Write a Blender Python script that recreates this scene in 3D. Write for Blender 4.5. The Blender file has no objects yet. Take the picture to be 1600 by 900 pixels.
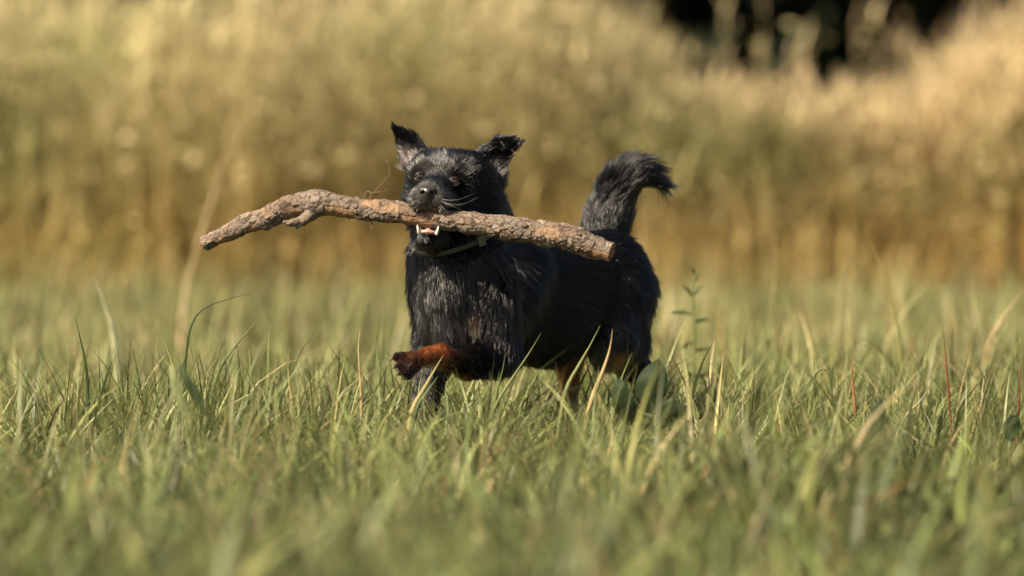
import bpy, math, random
import numpy as np
from mathutils import Vector, kdtree
from mathutils.bvhtree import BVHTree

R = np.random.default_rng(11)
random.seed(11)
scene = bpy.context.scene
COL = scene.collection

# ------------------------------------------------------------------ camera, sky, sun, exposure
F, CAM_H, HOR = 8889.0, 0.55, 286.0          # focal length in photo pixels, eye height, horizon row
FOCUS = 10.76
cam_d = bpy.data.cameras.new('camera'); cam = bpy.data.objects.new('camera', cam_d); COL.objects.link(cam)
cam_d.lens = 200; cam_d.sensor_width = 36; cam_d.clip_start = 0.1; cam_d.clip_end = 2000
cam.location = (0, 0, CAM_H); cam.rotation_euler = (math.radians(90) - (450 - HOR) / F, 0, 0)
cam_d.dof.use_dof = True; cam_d.dof.focus_distance = FOCUS; cam_d.dof.aperture_fstop = 2.9
scene.camera = cam

SUN_EL = math.radians(43); SUN_AZ = math.atan2(-0.80, -0.60)
world = bpy.data.worlds.new('World'); scene.world = world; world.use_nodes = True
wn = world.node_tree.nodes; wl = world.node_tree.links
sky = wn.new('ShaderNodeTexSky'); sky.sky_type = 'NISHITA'; sky.sun_disc = False
sky.sun_elevation = SUN_EL; sky.sun_rotation = SUN_AZ; sky.dust_density = 5.0
wn['Background'].inputs[1].default_value = 0.05
wl.new(sky.outputs[0], wn['Background'].inputs[0])
sun_d = bpy.data.lights.new('sun', 'SUN'); sun = bpy.data.objects.new('sun', sun_d); COL.objects.link(sun)
sun_d.energy = 5.0; sun_d.angle = math.radians(0.55); sun_d.color = (1.0, 0.86, 0.64)
sdir = Vector((math.sin(SUN_AZ) * math.cos(SUN_EL), math.cos(SUN_AZ) * math.cos(SUN_EL), math.sin(SUN_EL)))
sun.rotation_euler = (-sdir).to_track_quat('-Z', 'Y').to_euler(); sun.location = (-4, -2, 8)
scene.view_settings.view_transform = 'Standard'; scene.view_settings.look = 'None'
scene.view_settings.gamma = 1.0; scene.view_settings.exposure = 1.02
scene.render.engine = 'CYCLES'
scene.cycles.use_denoising = True
scene.cycles.max_bounces = 8; scene.cycles.transmission_bounces = 6

# ------------------------------------------------------------------ helpers
def P(px, py, Y):                              # photo pixel + distance from the camera -> point of the place
    return np.array([(px - 800) / F * Y, Y, CAM_H - (py - HOR) / F * Y])
PX = 11.0 / F                                  # metres for one photo pixel at the dog

def tag(o, label, cat, group=None, kind=None):
    if label: o['label'] = label
    if cat: o['category'] = cat
    if group: o['group'] = group
    if kind: o['kind'] = kind
    return o

def empty(name, loc):
    o = bpy.data.objects.new(name, None); COL.objects.link(o); o.location = loc; o.empty_display_size = 0.05
    return o

def mesh(name, v, f, mat, parent=None, origin=None, smooth=True, attrs=None):
    """v (n,3) in world space, f list of (m,k) index arrays; one object"""
    v = np.asarray(v, float)
    o0 = np.zeros(3) if origin is None else np.asarray(origin, float)
    fs = f if isinstance(f, list) else [f]
    fs = [np.asarray(a, np.int32) for a in fs if len(a)]
    me = bpy.data.meshes.new(name)
    me.vertices.add(len(v)); me.vertices.foreach_set('co', (v - o0).astype(np.float32).ravel())
    nl = sum(a.size for a in fs); npoly = sum(len(a) for a in fs)
    me.loops.add(nl); me.loops.foreach_set('vertex_index', np.concatenate([a.ravel() for a in fs]))
    tot = np.concatenate([np.full(len(a), a.shape[1], np.int32) for a in fs])
    me.polygons.add(npoly); me.polygons.foreach_set('loop_start', np.concatenate([[0], np.cumsum(tot)[:-1]]).astype(np.int32))
    me.update(calc_edges=True)
    me.polygons.foreach_set('use_smooth', np.full(npoly, smooth))
    for k, a in (attrs or {}).items():
        a = np.asarray(a, np.float32)
        if a.ndim == 1:
            at = me.attributes.new(k, 'FLOAT', 'POINT'); at.data.foreach_set('value', a)
        else:
            at = me.attributes.new(k, 'FLOAT_COLOR', 'POINT')
            at.data.foreach_set('color', np.concatenate([a, np.ones((len(a), 1), np.float32)], 1).ravel())
    me.validate()
    if mat: me.materials.append(mat)
    o = bpy.data.objects.new(name, me); COL.objects.link(o)
    o.location = o0
    if parent is not None:
        o.parent = parent
        pw = np.array(parent.location); q = parent.parent
        while q is not None: pw = pw + np.array(q.location); q = q.parent
        o.location = o0 - pw
    return o

def nrm(a): return a / np.maximum(np.linalg.norm(a, axis=-1, keepdims=True), 1e-9)
def lerp(a, b, t): return a + (b - a) * t
def sst(a, b, x): t = np.clip((x - a) / (b - a), 0, 1); return t * t * (3 - 2 * t)

def vnoise(p, scale, seed=0):
    """smooth value noise on (n,d) points, -1..1"""
    p = np.asarray(p, float) * scale; d = p.shape[1]
    i = np.floor(p).astype(np.int64); f = p - i; f = f * f * (3 - 2 * f)
    out = np.zeros(len(p)); pr = [73856093, 19349663, 83492791][:d]
    for c in range(2 ** d):
        h = np.full(len(p), seed * 2654435761 % (2 ** 31), np.int64); w = np.ones(len(p))
        for k in range(d):
            b = (c >> k) & 1; h = h ^ ((i[:, k] + b) * pr[k]); w = w * (f[:, k] if b else 1 - f[:, k])
        h = (h ^ (h >> 13)) * 1274126177 & 0x7fffffff; h = (h ^ (h >> 16)) & 0xffff
        out += w * (h / 32767.5 - 1)
    return out

# ------------------------------------------------------------------ materials
def newmat(name):
    m = bpy.data.materials.new(name); m.use_nodes = True
    return m, m.node_tree.nodes, m.node_tree.links, m.node_tree.nodes['Principled BSDF']

def plain(name, c, rough=0.6, coat=0.0, sss=0.0, noise=0.0, nscale=60):
    m, n, l, b = newmat(name)
    b.inputs['Roughness'].default_value = rough; b.inputs['Coat Weight'].default_value = coat
    b.inputs['Base Color'].default_value = (*c, 1)
    if noise:
        t = n.new('ShaderNodeTexNoise'); t.inputs['Scale'].default_value = nscale; t.inputs['Detail'].default_value = 4
        cr = n.new('ShaderNodeValToRGB')
        cr.color_ramp.elements[0].position = 0.3; cr.color_ramp.elements[1].position = 0.7
        cr.color_ramp.elements[0].color = (*[x * (1 - noise) for x in c], 1)
        cr.color_ramp.elements[1].color = (*[min(1, x * (1 + noise)) for x in c], 1)
        tc = n.new('ShaderNodeTexCoord'); l.new(tc.outputs['Object'], t.inputs['Vector'])
        l.new(t.outputs['Fac'], cr.inputs[0]); l.new(cr.outputs[0], b.inputs['Base Color'])
        bp = n.new('ShaderNodeBump'); bp.inputs['Strength'].default_value = 0.4; bp.inputs['Distance'].default_value = 0.002
        l.new(t.outputs['Fac'], bp.inputs['Height']); l.new(bp.outputs[0], b.inputs['Normal'])
    if sss:
        b.inputs['Subsurface Weight'].default_value = sss; b.inputs['Subsurface Scale'].default_value = 0.004
    return m

def leafmat(name, transl=0.35, rough=0.5, spec=0.35, attr='col'):
    """leaf blades: colour comes from each blade's own colour attribute, light also passes through"""
    m, n, l, b = newmat(name)
    a = n.new('ShaderNodeAttribute'); a.attribute_name = attr
    tx = n.new('ShaderNodeTexNoise'); tx.inputs['Scale'].default_value = 45; tx.inputs['Detail'].default_value = 3
    tc = n.new('ShaderNodeTexCoord'); l.new(tc.outputs['Object'], tx.inputs['Vector'])
    mr = n.new('ShaderNodeMapRange'); mr.inputs[3].default_value = 0.75; mr.inputs[4].default_value = 1.25
    l.new(tx.outputs['Fac'], mr.inputs[0])
    mx = n.new('ShaderNodeVectorMath'); mx.operation = 'SCALE'
    l.new(a.outputs['Color'], mx.inputs[0]); l.new(mr.outputs[0], mx.inputs['Scale'])
    l.new(mx.outputs[0], b.inputs['Base Color'])
    b.inputs['Roughness'].default_value = rough; b.inputs['Specular IOR Level'].default_value = spec
    tr = n.new('ShaderNodeBsdfTranslucent'); l.new(mx.outputs[0], tr.inputs['Color'])
    ms = n.new('ShaderNodeMixShader'); ms.inputs[0].default_value = transl
    l.new(b.outputs[0], ms.inputs[1]); l.new(tr.outputs[0], ms.inputs[2])
    l.new(ms.outputs[0], n['Material Output'].inputs['Surface'])
    return m

M_GRASS = leafmat('grass_blades', 0.28, 0.45, 0.32)
M_DRY = leafmat('dry_grass', 0.35, 0.7, 0.2)
M_LEAF = leafmat('broad_leaf', 0.25, 0.62, 0.22)
M_WOODS = leafmat('woodland_leaves', 0.15, 0.6, 0.3)

# ------------------------------------------------------------------ ground
def build_ground():
    m, n, l, b = newmat('soil_and_thatch')
    t = n.new('ShaderNodeTexNoise'); t.inputs['Scale'].default_value = 9; t.inputs['Detail'].default_value = 8
    tc = n.new('ShaderNodeTexCoord'); l.new(tc.outputs['Object'], t.inputs['Vector'])
    cr = n.new('ShaderNodeValToRGB'); e = cr.color_ramp.elements
    e[0].position = 0.3; e[0].color = (0.022, 0.02, 0.009, 1); e[1].position = 0.72; e[1].color = (0.07, 0.06, 0.028, 1)
    l.new(t.outputs['Fac'], cr.inputs[0]); l.new(cr.outputs[0], b.inputs['Base Color']); b.inputs['Roughness'].default_value = 0.95
    bp = n.new('ShaderNodeBump'); bp.inputs['Distance'].default_value = 0.03; l.new(t.outputs['Fac'], bp.inputs['Height']); l.new(bp.outputs[0], b.inputs['Normal'])
    xs = np.concatenate([np.linspace(-600, -12, 12), np.linspace(-10, 10, 50), np.linspace(12, 600, 12)])
    ys = np.concatenate([np.linspace(-300, -2, 8), np.linspace(0, 40, 90), np.linspace(45, 900, 14)])
    X, Yg = np.meshgrid(xs, ys, indexing='ij'); p = np.stack([X.ravel(), Yg.ravel()], 1)
    z = vnoise(p, 0.8, 3) * 0.012 - 0.012
    i = np.arange(len(xs) * len(ys)).reshape(len(xs), len(ys))
    f = np.stack([i[:-1, :-1], i[1:, :-1], i[1:, 1:], i[:-1, 1:]], -1).reshape(-1, 4)
    o = mesh('ground', np.column_stack([p, z]), f, m); o['kind'] = 'structure'
    o['label'] = 'flat meadow soil under the grass'
build_ground()

# ------------------------------------------------------------------ ribbons (grass blades, leaves)
def ribbons(base, h, w, az, lean, bend, seg, twist=0.0, fold=0.0, tipw=0.04):
    """bent tapering blades. base (n,3); lean = start angle from upright, bend = further angle to the tip"""
    n = len(base); t = np.linspace(0, 1, seg + 1)
    ang = lean[:, None] + bend[:, None] * (t[None] ** 1.3)
    mid = (ang[:, 1:] + ang[:, :-1]) / 2; ds = (h / seg)[:, None]
    hor = np.concatenate([np.zeros((n, 1)), np.cumsum(np.sin(mid) * ds, 1)], 1)
    ver = np.concatenate([np.zeros((n, 1)), np.cumsum(np.cos(mid) * ds, 1)], 1)
    d = np.stack([np.cos(az), np.sin(az)], 1)
    c = base[:, None, :] + np.concatenate([hor[..., None] * d[:, None, :], ver[..., None]], -1)
    c[..., 2] = np.maximum(c[..., 2], base[:, None, 2] + 0.004)
    sa = az[:, None] + math.pi / 2 + (twist[:, None] * t[None] if np.ndim(twist) else 0)
    side = np.stack([np.cos(sa), np.sin(sa), np.zeros_like(sa)], -1)
    prof = np.where(t < 0.25, 0.7 + 1.2 * t, 1.0 - ((t - 0.25) / 0.75) ** 1.6 * (1 - tipw))
    hw = 0.5 * w[:, None, None] * prof[None, :, None]
    v = np.stack([c - side * hw, c + side * hw], 2)
    v = v.reshape(n, -1, 3)
    k = np.arange(seg); q = np.stack([2 * k, 2 * k + 1, 2 * k + 3, 2 * k + 2], 1)
    f = (q[None] + (np.arange(n) * 2 * (seg + 1))[:, None, None]).reshape(-1, 4)
    tt = np.broadcast_to(np.repeat(t, 2)[None], (n, 2 * (seg + 1)))
    return v.reshape(-1, 3), f, tt.ravel()

def palette(n, cols, wts, jitter=0.18):
    cols = np.array(cols); k = R.choice(len(cols), n, p=np.array(wts) / sum(wts))
    c = cols[k] * (1 + R.normal(0, jitter, (n, 1))) * (1 + R.normal(0, 0.06, (n, 3)))
    return np.clip(c, 0.004, 0.8)

GREENS = [(0.145, 0.175, 0.052), (0.200, 0.220, 0.080), (0.085, 0.115, 0.038), (0.29, 0.275, 0.115), (0.42, 0.34, 0.17), (0.28, 0.16, 0.07)]

def trap(n, y0, y1, margin):
    """random points on the meadow between two distances, a margin wider than the view"""
    out = []
    while sum(map(len, out)) < n:
        y = R.uniform(y0, y1, n); x = R.uniform(-1, 1, n) * (0.09 * y1 + margin)
        k = np.abs(x) < 0.09 * y + margin
        out.append(np.stack([x[k], y[k]], 1))
    return np.concatenate(out)[:n]

EXCL = [((1018 - 800) / F, 9.7, 10.5, 0.055), ((1368 - 800) / F, 9.3, 10.0, 0.04), ((295 - 800) / F, 9.0, 9.8, 0.04)]
def build_meadow():
    V, Fc, C = [], [], []; off = 0
    def add(xy, h, w, lean, bend, seg, wts, az=None, tipc=0.25, tone=None):
        nonlocal off
        n = len(xy); base = np.column_stack([xy, np.full(n, -0.012)])
        for ex, e0, e1, hw in EXCL: h = np.where((np.abs(xy[:, 0] - ex * xy[:, 1]) < hw) & (xy[:, 1] > e0) & (xy[:, 1] < e1), h * 0.62, h)   # low under the broad leaves
        if az is None:
            sw = vnoise(xy, 1.6, 61) * 4.5 + vnoise(xy, 5.0, 62) * 2.5       # blades are combed into swirls and cowlicks
            az = sw + R.normal(0, 1.0, n) + np.where(R.random(n) < 0.25, R.uniform(0, 6.283, n), 0)
        v, f, t = ribbons(base, h, w, az, lean, bend, seg, R.normal(0, 1.0, n))
        c = palette(n, GREENS, wts)
        patch = vnoise(xy, 1.7, 8)
        c = c * np.clip(1 + 0.22 * patch + 0.28 * vnoise(xy, 7.5, 63), 0.4, 1.7)[:, None]
        if tone is not None: c = c * tone[:, None]
        dry = np.clip(vnoise(xy, 1.1, 21), 0, 1)[:, None] * 0.18
        c = c * (1 - dry) + np.array([0.26, 0.21, 0.10]) * dry
        cv = np.repeat(c, 2 * (seg + 1), 0)
        tipm = (t ** 2 * tipc)[:, None]
        cv = cv * (1 - tipm) + np.array([0.32, 0.32, 0.14]) * tipm
        V.append(v); Fc.append(f + off); C.append(cv); off += len(v)
    def hts(xy, lo, hi):
        k = 0.80 + 0.32 * vnoise(xy, 2.3, 5) + 0.34 * vnoise(xy, 6.5, 6)
        return R.uniform(lo, hi, len(xy)) * np.clip(k, 0.30, 1.5)
    def tussocks(y0, y1, margin, nt, per, spread, hlo, hhi, wlo, whi, seg, wts):
        """turf grown as many small tussocks of splayed, arching blades with gaps between them"""
        ct = trap(nt, y0, y1, margin); big = np.clip(0.85 + 0.35 * vnoise(ct, 2.3, 5) + R.normal(0, 0.26, nt), 0.35, 1.6)
        cnt = np.clip((per * big * R.uniform(0.6, 1.4, nt)).astype(int), 4, 60); k = np.repeat(np.arange(nt), cnt); n = len(k)
        o = R.normal(0, 1, (n, 2)) * (spread * (0.6 + 0.5 * big))[k][:, None]; xy = ct[k] + o
        comb = vnoise(ct, 1.6, 61) * 4.5 + vnoise(ct, 5.0, 62) * 2.5
        az = np.where(R.random(n) < 0.55, np.arctan2(o[:, 1], o[:, 0]) + R.normal(0, 0.6, n), comb[k] + R.normal(0, 0.7, n))
        add(xy, R.uniform(hlo, hhi, n) * big[k], R.uniform(wlo, whi, n), np.abs(R.normal(0.30, 0.42, n)), np.abs(R.normal(1.45, 0.75, n)), seg, wts, az=az, tone=np.exp(R.normal(-0.04, 0.36, nt))[k])
    # near turf, out of focus
    tussocks(4.6, 9.0, 0.7, 1400, 15, 0.019, 0.11, 0.27, 0.005, 0.012, 5, [5, 1.6, 12, 1.1, 0.6, 0.3])
    xy = trap(4500, 4.6, 9.0, 0.7); n = len(xy)
    add(xy, hts(xy, 0.05, 0.15), R.uniform(0.004, 0.009, n), np.abs(R.normal(0.2, 0.6, n)), R.normal(1.3, 0.8, n), 4, [4, 3, 7, 2, 1.2, 0.6])
    # turf around the plane of focus
    tussocks(9.0, 13.2, 0.9, 4000, 16, 0.019, 0.095, 0.215, 0.0034, 0.0080, 5, [6, 5, 5, 2.2, 0.7, 0.25])
    xy = trap(16000, 9.0, 13.2, 0.9); n = len(xy)
    add(xy, hts(xy, 0.05, 0.15), R.uniform(0.003, 0.007, n), np.abs(R.normal(0.2, 0.6, n)), R.normal(1.3, 0.8, n), 4, [4, 4, 5, 4, 2.5, 1])
    # broad low leaves (clover, plantain) in the turf
    for y0, y1, m in ((4.6, 9.0, 4200), (9.0, 13.0, 3200)):
        xy = trap(m, y0, y1, 0.35); xy = xy[vnoise(xy, 2.6, 71) > -0.15]; n = len(xy)
        add(xy, R.uniform(0.05, 0.15, n), R.uniform(0.012, 0.026, n), np.abs(R.normal(0.3, 0.4, n)), R.normal(1.0, 0.7, n), 5, [4, 3, 6, 1, 0.4, 0.3], tipc=0.05)
    # taller blades and flowering stems standing out of the turf
    xy = trap(2200, 8.2, 13.5, 0.4); xy = xy[(vnoise(xy, 1.3, 40) > -0.1) & ~((np.abs(xy[:, 0] - 0.02) < 0.32) & (xy[:, 1] > 9.4) & (xy[:, 1] < 11.2))]; n = len(xy)
    add(xy, R.uniform(0.16, 0.27, n), R.uniform(0.0028, 0.0060, n), np.abs(R.normal(0, 0.16, n)), np.abs(R.normal(0.45, 0.4, n)), 6, [5, 5, 3, 3, 1.3, 0.5], tipc=0.4)
    xy = np.stack([R.uniform(-0.30, 0.42, 260), R.uniform(9.7, 10.55, 260)], 1); n = len(xy)      # longer grass the dog runs into
    add(xy, R.uniform(0.10, 0.17, n), R.uniform(0.003, 0.0065, n), np.abs(R.normal(0, 0.25, n)), np.abs(R.normal(0.6, 0.5, n)), 6, [4, 5, 3, 4, 2.5, 0.6], tipc=0.4)
    # far turf
    xy = trap(80000, 13.2, 29.0, 2.2); n = len(xy)
    add(xy, hts(xy, 0.08, 0.19), R.uniform(0.006, 0.012, n), np.abs(R.normal(0, 0.42, n)), R.normal(1.0, 0.6, n), 3, [4, 5, 2.5, 4, 2.2, 0.4], tipc=0.6)
    xy = trap(2200, 13.5, 26.0, 2.2); n = len(xy)
    add(xy, R.uniform(0.20, 0.36, n), R.uniform(0.005, 0.010, n), np.abs(R.normal(0, 0.16, n)), np.abs(R.normal(0.4, 0.3, n)), 4, [3, 4, 1, 5, 5, 1], tipc=0.6)
    o = mesh('meadow_grass', np.concatenate(V), np.concatenate(Fc), M_GRASS, attrs={'col': np.concatenate(C)})
    tag(o, 'matted olive green meadow grass covering the whole field', 'grass', kind='stuff')
build_meadow()

# ------------------------------------------------------------------ the tall dry grass beyond the meadow
def build_tall_grass():
    V, Fc, C = [], [], []; off = 0
    def push(v, f, c):
        nonlocal off
        q = v[:, [0, 2]] + 0.15 * v[:, [1, 1]]                             # weathered and green patches through the stand
        a, b = vnoise(q, 1.7, 81) + 0.6 * vnoise(q, 4.2, 82), sst(0.15, 0.8, vnoise(q, 1.9, 83))[:, None]
        c = c * np.clip(1 + 0.11 * a, 0.4, 1.6)[:, None]; c = lerp(c, c * np.array([0.78, 0.86, 0.74]), b)
        V.append(v); Fc.append(f + off); C.append(c); off += len(v)
    def top(x):                                  # stand is higher on the left, lower where the wood shows
        return 1.52 - 0.19 * sst(-0.6, 0.4, x) - 0.42 * sst(0.45, 1.0, x) + 0.40 * sst(2.0, 2.5, x) + 0.06 * vnoise(np.stack([x, x * 0], 1), 1.1, 4)
    n = 15000
    y = 26.8 + 11 * R.random(n) ** 1.3; x = R.uniform(-1, 1, n) * (0.09 * y + 4.2)
    y += 0.5 * vnoise(np.stack([x, x * 0], 1), 0.7, 9)
    y = np.where(x > 0.5, 26.8 + (y - 26.8) * (1 - 0.62 * sst(0.4, 1.0, x)), y)
    xy = np.stack([x, y], 1)
    H = top(x) * R.uniform(0.72, 1.06, n) * (1 + 0.12 * vnoise(xy, 0.9, 12))
    tall = (R.random(n) < 0.013) & (x > 0.6); H = np.where(tall, R.uniform(1.15, 1.55, n), H)
    tone = vnoise(xy, 0.75, 15); rust = sst(0.0, 0.8, vnoise(xy, 0.95, 17)); green = np.clip(sst(0.1, 0.75, vnoise(xy, 0.8, 19)) + 0.55 * (1 - sst(-2.2, -0.9, x)), 0, 1)
    az = R.uniform(0, 6.283, n)
    base = np.column_stack([xy, np.zeros(n)])
    straw = np.array([0.47, 0.405, 0.205]); plume = np.array([0.54, 0.465, 0.265]); pink = np.array([0.56, 0.42, 0.27])
    gold = np.array([0.475, 0.365, 0.15]); rustc = np.array([0.47, 0.27, 0.085]); olive = np.array([0.33, 0.315, 0.12])
    br = (1 + 0.16 * tone + R.normal(0, 0.12, n))[:, None]
    # stems
    v, f, t = ribbons(base, H, np.full(n, 0.007), az, np.abs(R.normal(0, 0.06, n)), np.abs(R.normal(0.15, 0.12, n)), 4, tipw=0.5)
    cb = lerp(gold, rustc, (rust * R.uniform(0.3, 1, n))[:, None]) * br; ct = straw * br
    cv = lerp(np.repeat(cb, 10, 0), np.repeat(ct, 10, 0), sst(0.2, 0.7, t)[:, None]); push(v, f, cv)
    tips = v.reshape(n, 10, 3)[:, 8:10].mean(1)
    # leaves along the stems
    for k in range(4):
        z = H * R.uniform(0.02, 0.62, n); b = base + np.stack([R.normal(0, 0.02, n), R.normal(0, 0.02, n), z], 1)
        L = R.uniform(0.25, 0.6, n)
        v, f, t = ribbons(b, L, R.uniform(0.010, 0.020, n), R.uniform(0, 6.283, n), np.abs(R.normal(0.3, 0.2, n)), np.abs(R.normal(1.1, 0.6, n)), 3)
        zz = z / H
        c = lerp(lerp(gold, rustc, (rust * R.uniform(0.2, 1, n))[:, None]), straw, sst(0.12, 0.55, zz)[:, None])
        c = lerp(c, olive, (green * R.uniform(0.3, 1.0, n))[:, None] * 0.75) * br
        push(v, f, np.repeat(c, 8, 0))
    # plumes: a spray of short bristles at every tip
    for k in range(5):
        b = tips - np.stack([np.zeros(n), np.zeros(n), H * R.uniform(0.0, 0.22, n)], 1)
        v, f, t = ribbons(b, R.uniform(0.08, 0.18, n), R.uniform(0.013, 0.024, n), az + R.normal(0, 1.4, n), np.abs(R.normal(0.35, 0.2, n)), np.abs(R.normal(0.6, 0.4, n)), 2)
        c = lerp(plume, pink, (R.random(n) * sst(0.0, 2.0, x))[:, None]); c = lerp(c, olive * 1.5, (green * 0.35)[:, None]) * br
        push(v, f, np.repeat(c, 6, 0))
    # loose dry leaves and seed fluff through the whole stand
    m = 120000; k = R.integers(0, n, m); b = np.column_stack([x[k] + R.normal(0, 0.06, m), y[k] + R.normal(0, 0.06, m), H[k] * R.uniform(0.08, 0.97, m)])
    d = nrm(R.normal(0, 1, (m, 3))); sd = nrm(np.cross(d, R.normal(0, 1, (m, 3)))); Lq = R.uniform(0.016, 0.042, m)[:, None]
    zz = b[:, 2] / H[k]; c = lerp(lerp(gold, rustc, (rust[k] * R.random(m))[:, None]), plume, sst(0.15, 0.7, zz)[:, None]); c = lerp(c, olive, (R.random(m) < 0.25)[:, None] * 0.7)
    push(np.stack([b - d * Lq, b + sd * Lq * 0.5, b + d * Lq, b - sd * Lq * 0.5], 1).reshape(-1, 3), np.arange(4 * m).reshape(-1, 4), np.repeat(c * (1 + R.normal(0, 0.15, (m, 1))), 4, 0))
    # brown undergrowth at the foot of the stand
    m = 15000
    y2 = 26.5 + 2.5 * R.random(m); x2 = R.uniform(-1, 1, m) * (0.09 * y2 + 4.2); b = np.column_stack([x2, y2, np.zeros(m)])
    v, f, t = ribbons(b, R.uniform(0.2, 0.55, m), R.uniform(0.010, 0.022, m), R.uniform(0, 6.283, m), np.abs(R.normal(0.1, 0.2, m)), np.abs(R.normal(0.8, 0.5, m)), 3)
    p2 = np.stack([x2, y2], 1); r2 = sst(-0.2, 0.7, vnoise(p2, 0.95, 17)); g2 = sst(0.15, 0.7, vnoise(p2, 0.8, 19))
    c = lerp(lerp(gold, rustc, r2[:, None]), olive, g2[:, None] * 0.7) * (1 + R.normal(0, 0.15, (m, 1)))
    push(v, f, np.repeat(c, 8, 0))
    o = mesh('tall_dry_grass', np.concatenate(V), np.concatenate(Fc), M_DRY, attrs={'col': np.clip(np.concatenate(C), 0.005, 0.85)})
    tag(o, 'tall golden dry grass stand blurred behind the meadow', 'tall grass', kind='stuff')
build_tall_grass()

# ------------------------------------------------------------------ dark wood behind
def build_woodland():
    V, Fc, C = [], [], []; off = 0
    def push(v, f, c):
        nonlocal off
        V.append(v); Fc.append(f + off); C.append(c); off += len(v)
    for k in range(52):                          # trunks with a few limbs
        x0, y0 = R.uniform(-14, 14), R.uniform(50, 62); r0 = R.uniform(0.10, 0.22); hh = R.uniform(7, 10)
        ts = np.linspace(0, 1, 7); a = np.linspace(0, 2 * math.pi, 8, endpoint=False)
        cx = x0 + R.normal(0, 0.25) * ts; cy = y0 + R.normal(0, 0.25) * ts
        rr = r0 * (1.15 - ts); rr[0] *= 1.35
        v = np.stack([cx[:, None] + rr[:, None] * np.cos(a), cy[:, None] + rr[:, None] * np.sin(a), np.repeat((ts * hh)[:, None], 8, 1)], -1).reshape(-1, 3)
        i = np.arange(56).reshape(7, 8); f = np.stack([i[:-1], np.roll(i, -1, 1)[:-1], np.roll(i, -1, 1)[1:], i[1:]], -1).reshape(-1, 4)
        push(v, f, np.full((56, 3), 0.035) * np.array([1, 0.85, 0.65]))
    n = 72000
    xy = np.stack([R.uniform(-17, 17, n), 47.5 + 16 * R.random(n)], 1)
    z = R.uniform(0.0, 9.5, n) ** 1.0
    keep = (z > 3.2 + 0.9 * vnoise(xy, 0.4, 31)) | (R.random(n) < 0.5) & (z < 1.3 + 0.8 * vnoise(xy, 0.6, 30)) | (xy[:, 1] > 56)
    xy, z = xy[keep], z[keep]; n = len(z)
    b = np.column_stack([xy, z])
    d = nrm(R.normal(0, 1, (n, 3))); s = nrm(np.cross(d, R.normal(0, 1, (n, 3)))); L = (R.uniform(0.10, 0.24, n) * np.where(xy[:, 1] > 56, 2.0, 1.0))[:, None]
    v = np.stack([b - d * L, b + s * L * 0.5, b + d * L, b - s * L * 0.5], 1).reshape(-1, 3)
    c = palette(n, [(0.028, 0.044, 0.020), (0.040, 0.056, 0.022), (0.020, 0.032, 0.016)], [2, 1, 2])
    push(v, np.arange(4 * n).reshape(-1, 4), np.repeat(c, 4, 0))
    o = mesh('woodland', np.concatenate(V), np.concatenate(Fc), M_WOODS, attrs={'col': np.concatenate(C)})
    tag(o, 'dark shaded wood blurred behind the tall dry grass', 'wood', kind='stuff')
build_woodland()

# ------------------------------------------------------------------ implicit surfaces -> one continuous mesh
def d_cone(p, a, b, r1, r2):
    ba = b - a; t = np.clip(((p - a) @ ba) / max(ba @ ba, 1e-12), 0, 1)
    return np.linalg.norm(p - a - t[..., None] * ba, axis=-1) - (r1 + (r2 - r1) * t)
def d_tri(p, a, b, c, r):
    ba, cb, ac = b - a, c - b, a - c; pa, pb, pc = p - a, p - b, p - c; n = np.cross(ba, ac)
    s = np.sign(pa @ np.cross(ba, n)) + np.sign(pb @ np.cross(cb, n)) + np.sign(pc @ np.cross(ac, n))
    e = lambda u, w: ((w * np.clip((u @ w) / (w @ w), 0, 1)[..., None] - u) ** 2).sum(-1)
    d2 = np.where(s < 2, np.minimum(np.minimum(e(pa, ba), e(pb, cb)), e(pc, ac)), (pa @ n) ** 2 / (n @ n))
    return np.sqrt(d2) - r
def d_ell(p, c, r, Rm):
    q = (p - c) @ Rm; k0 = np.linalg.norm(q / r, axis=-1); k1 = np.linalg.norm(q / (r * r), axis=-1)
    return k0 * (k0 - 1) / np.maximum(k1, 1e-9)
def pd(pr, p):
    g = pr['g']
    return d_cone(p, *g[1:]) if g[0] == 'cone' else d_tri(p, *g[1:]) if g[0] == 'tri' else d_ell(p, *g[1:])
def pbox(pr):
    g = pr['g']
    if g[0] == 'cone': r = max(g[3], g[4]); return np.minimum(g[1], g[2]) - r, np.maximum(g[1], g[2]) + r
    if g[0] == 'tri': return np.min(g[1:4], 0) - g[4], np.max(g[1:4], 0) + g[4]
    r = max(g[2]); return g[1] - r, g[1] + r

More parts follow.
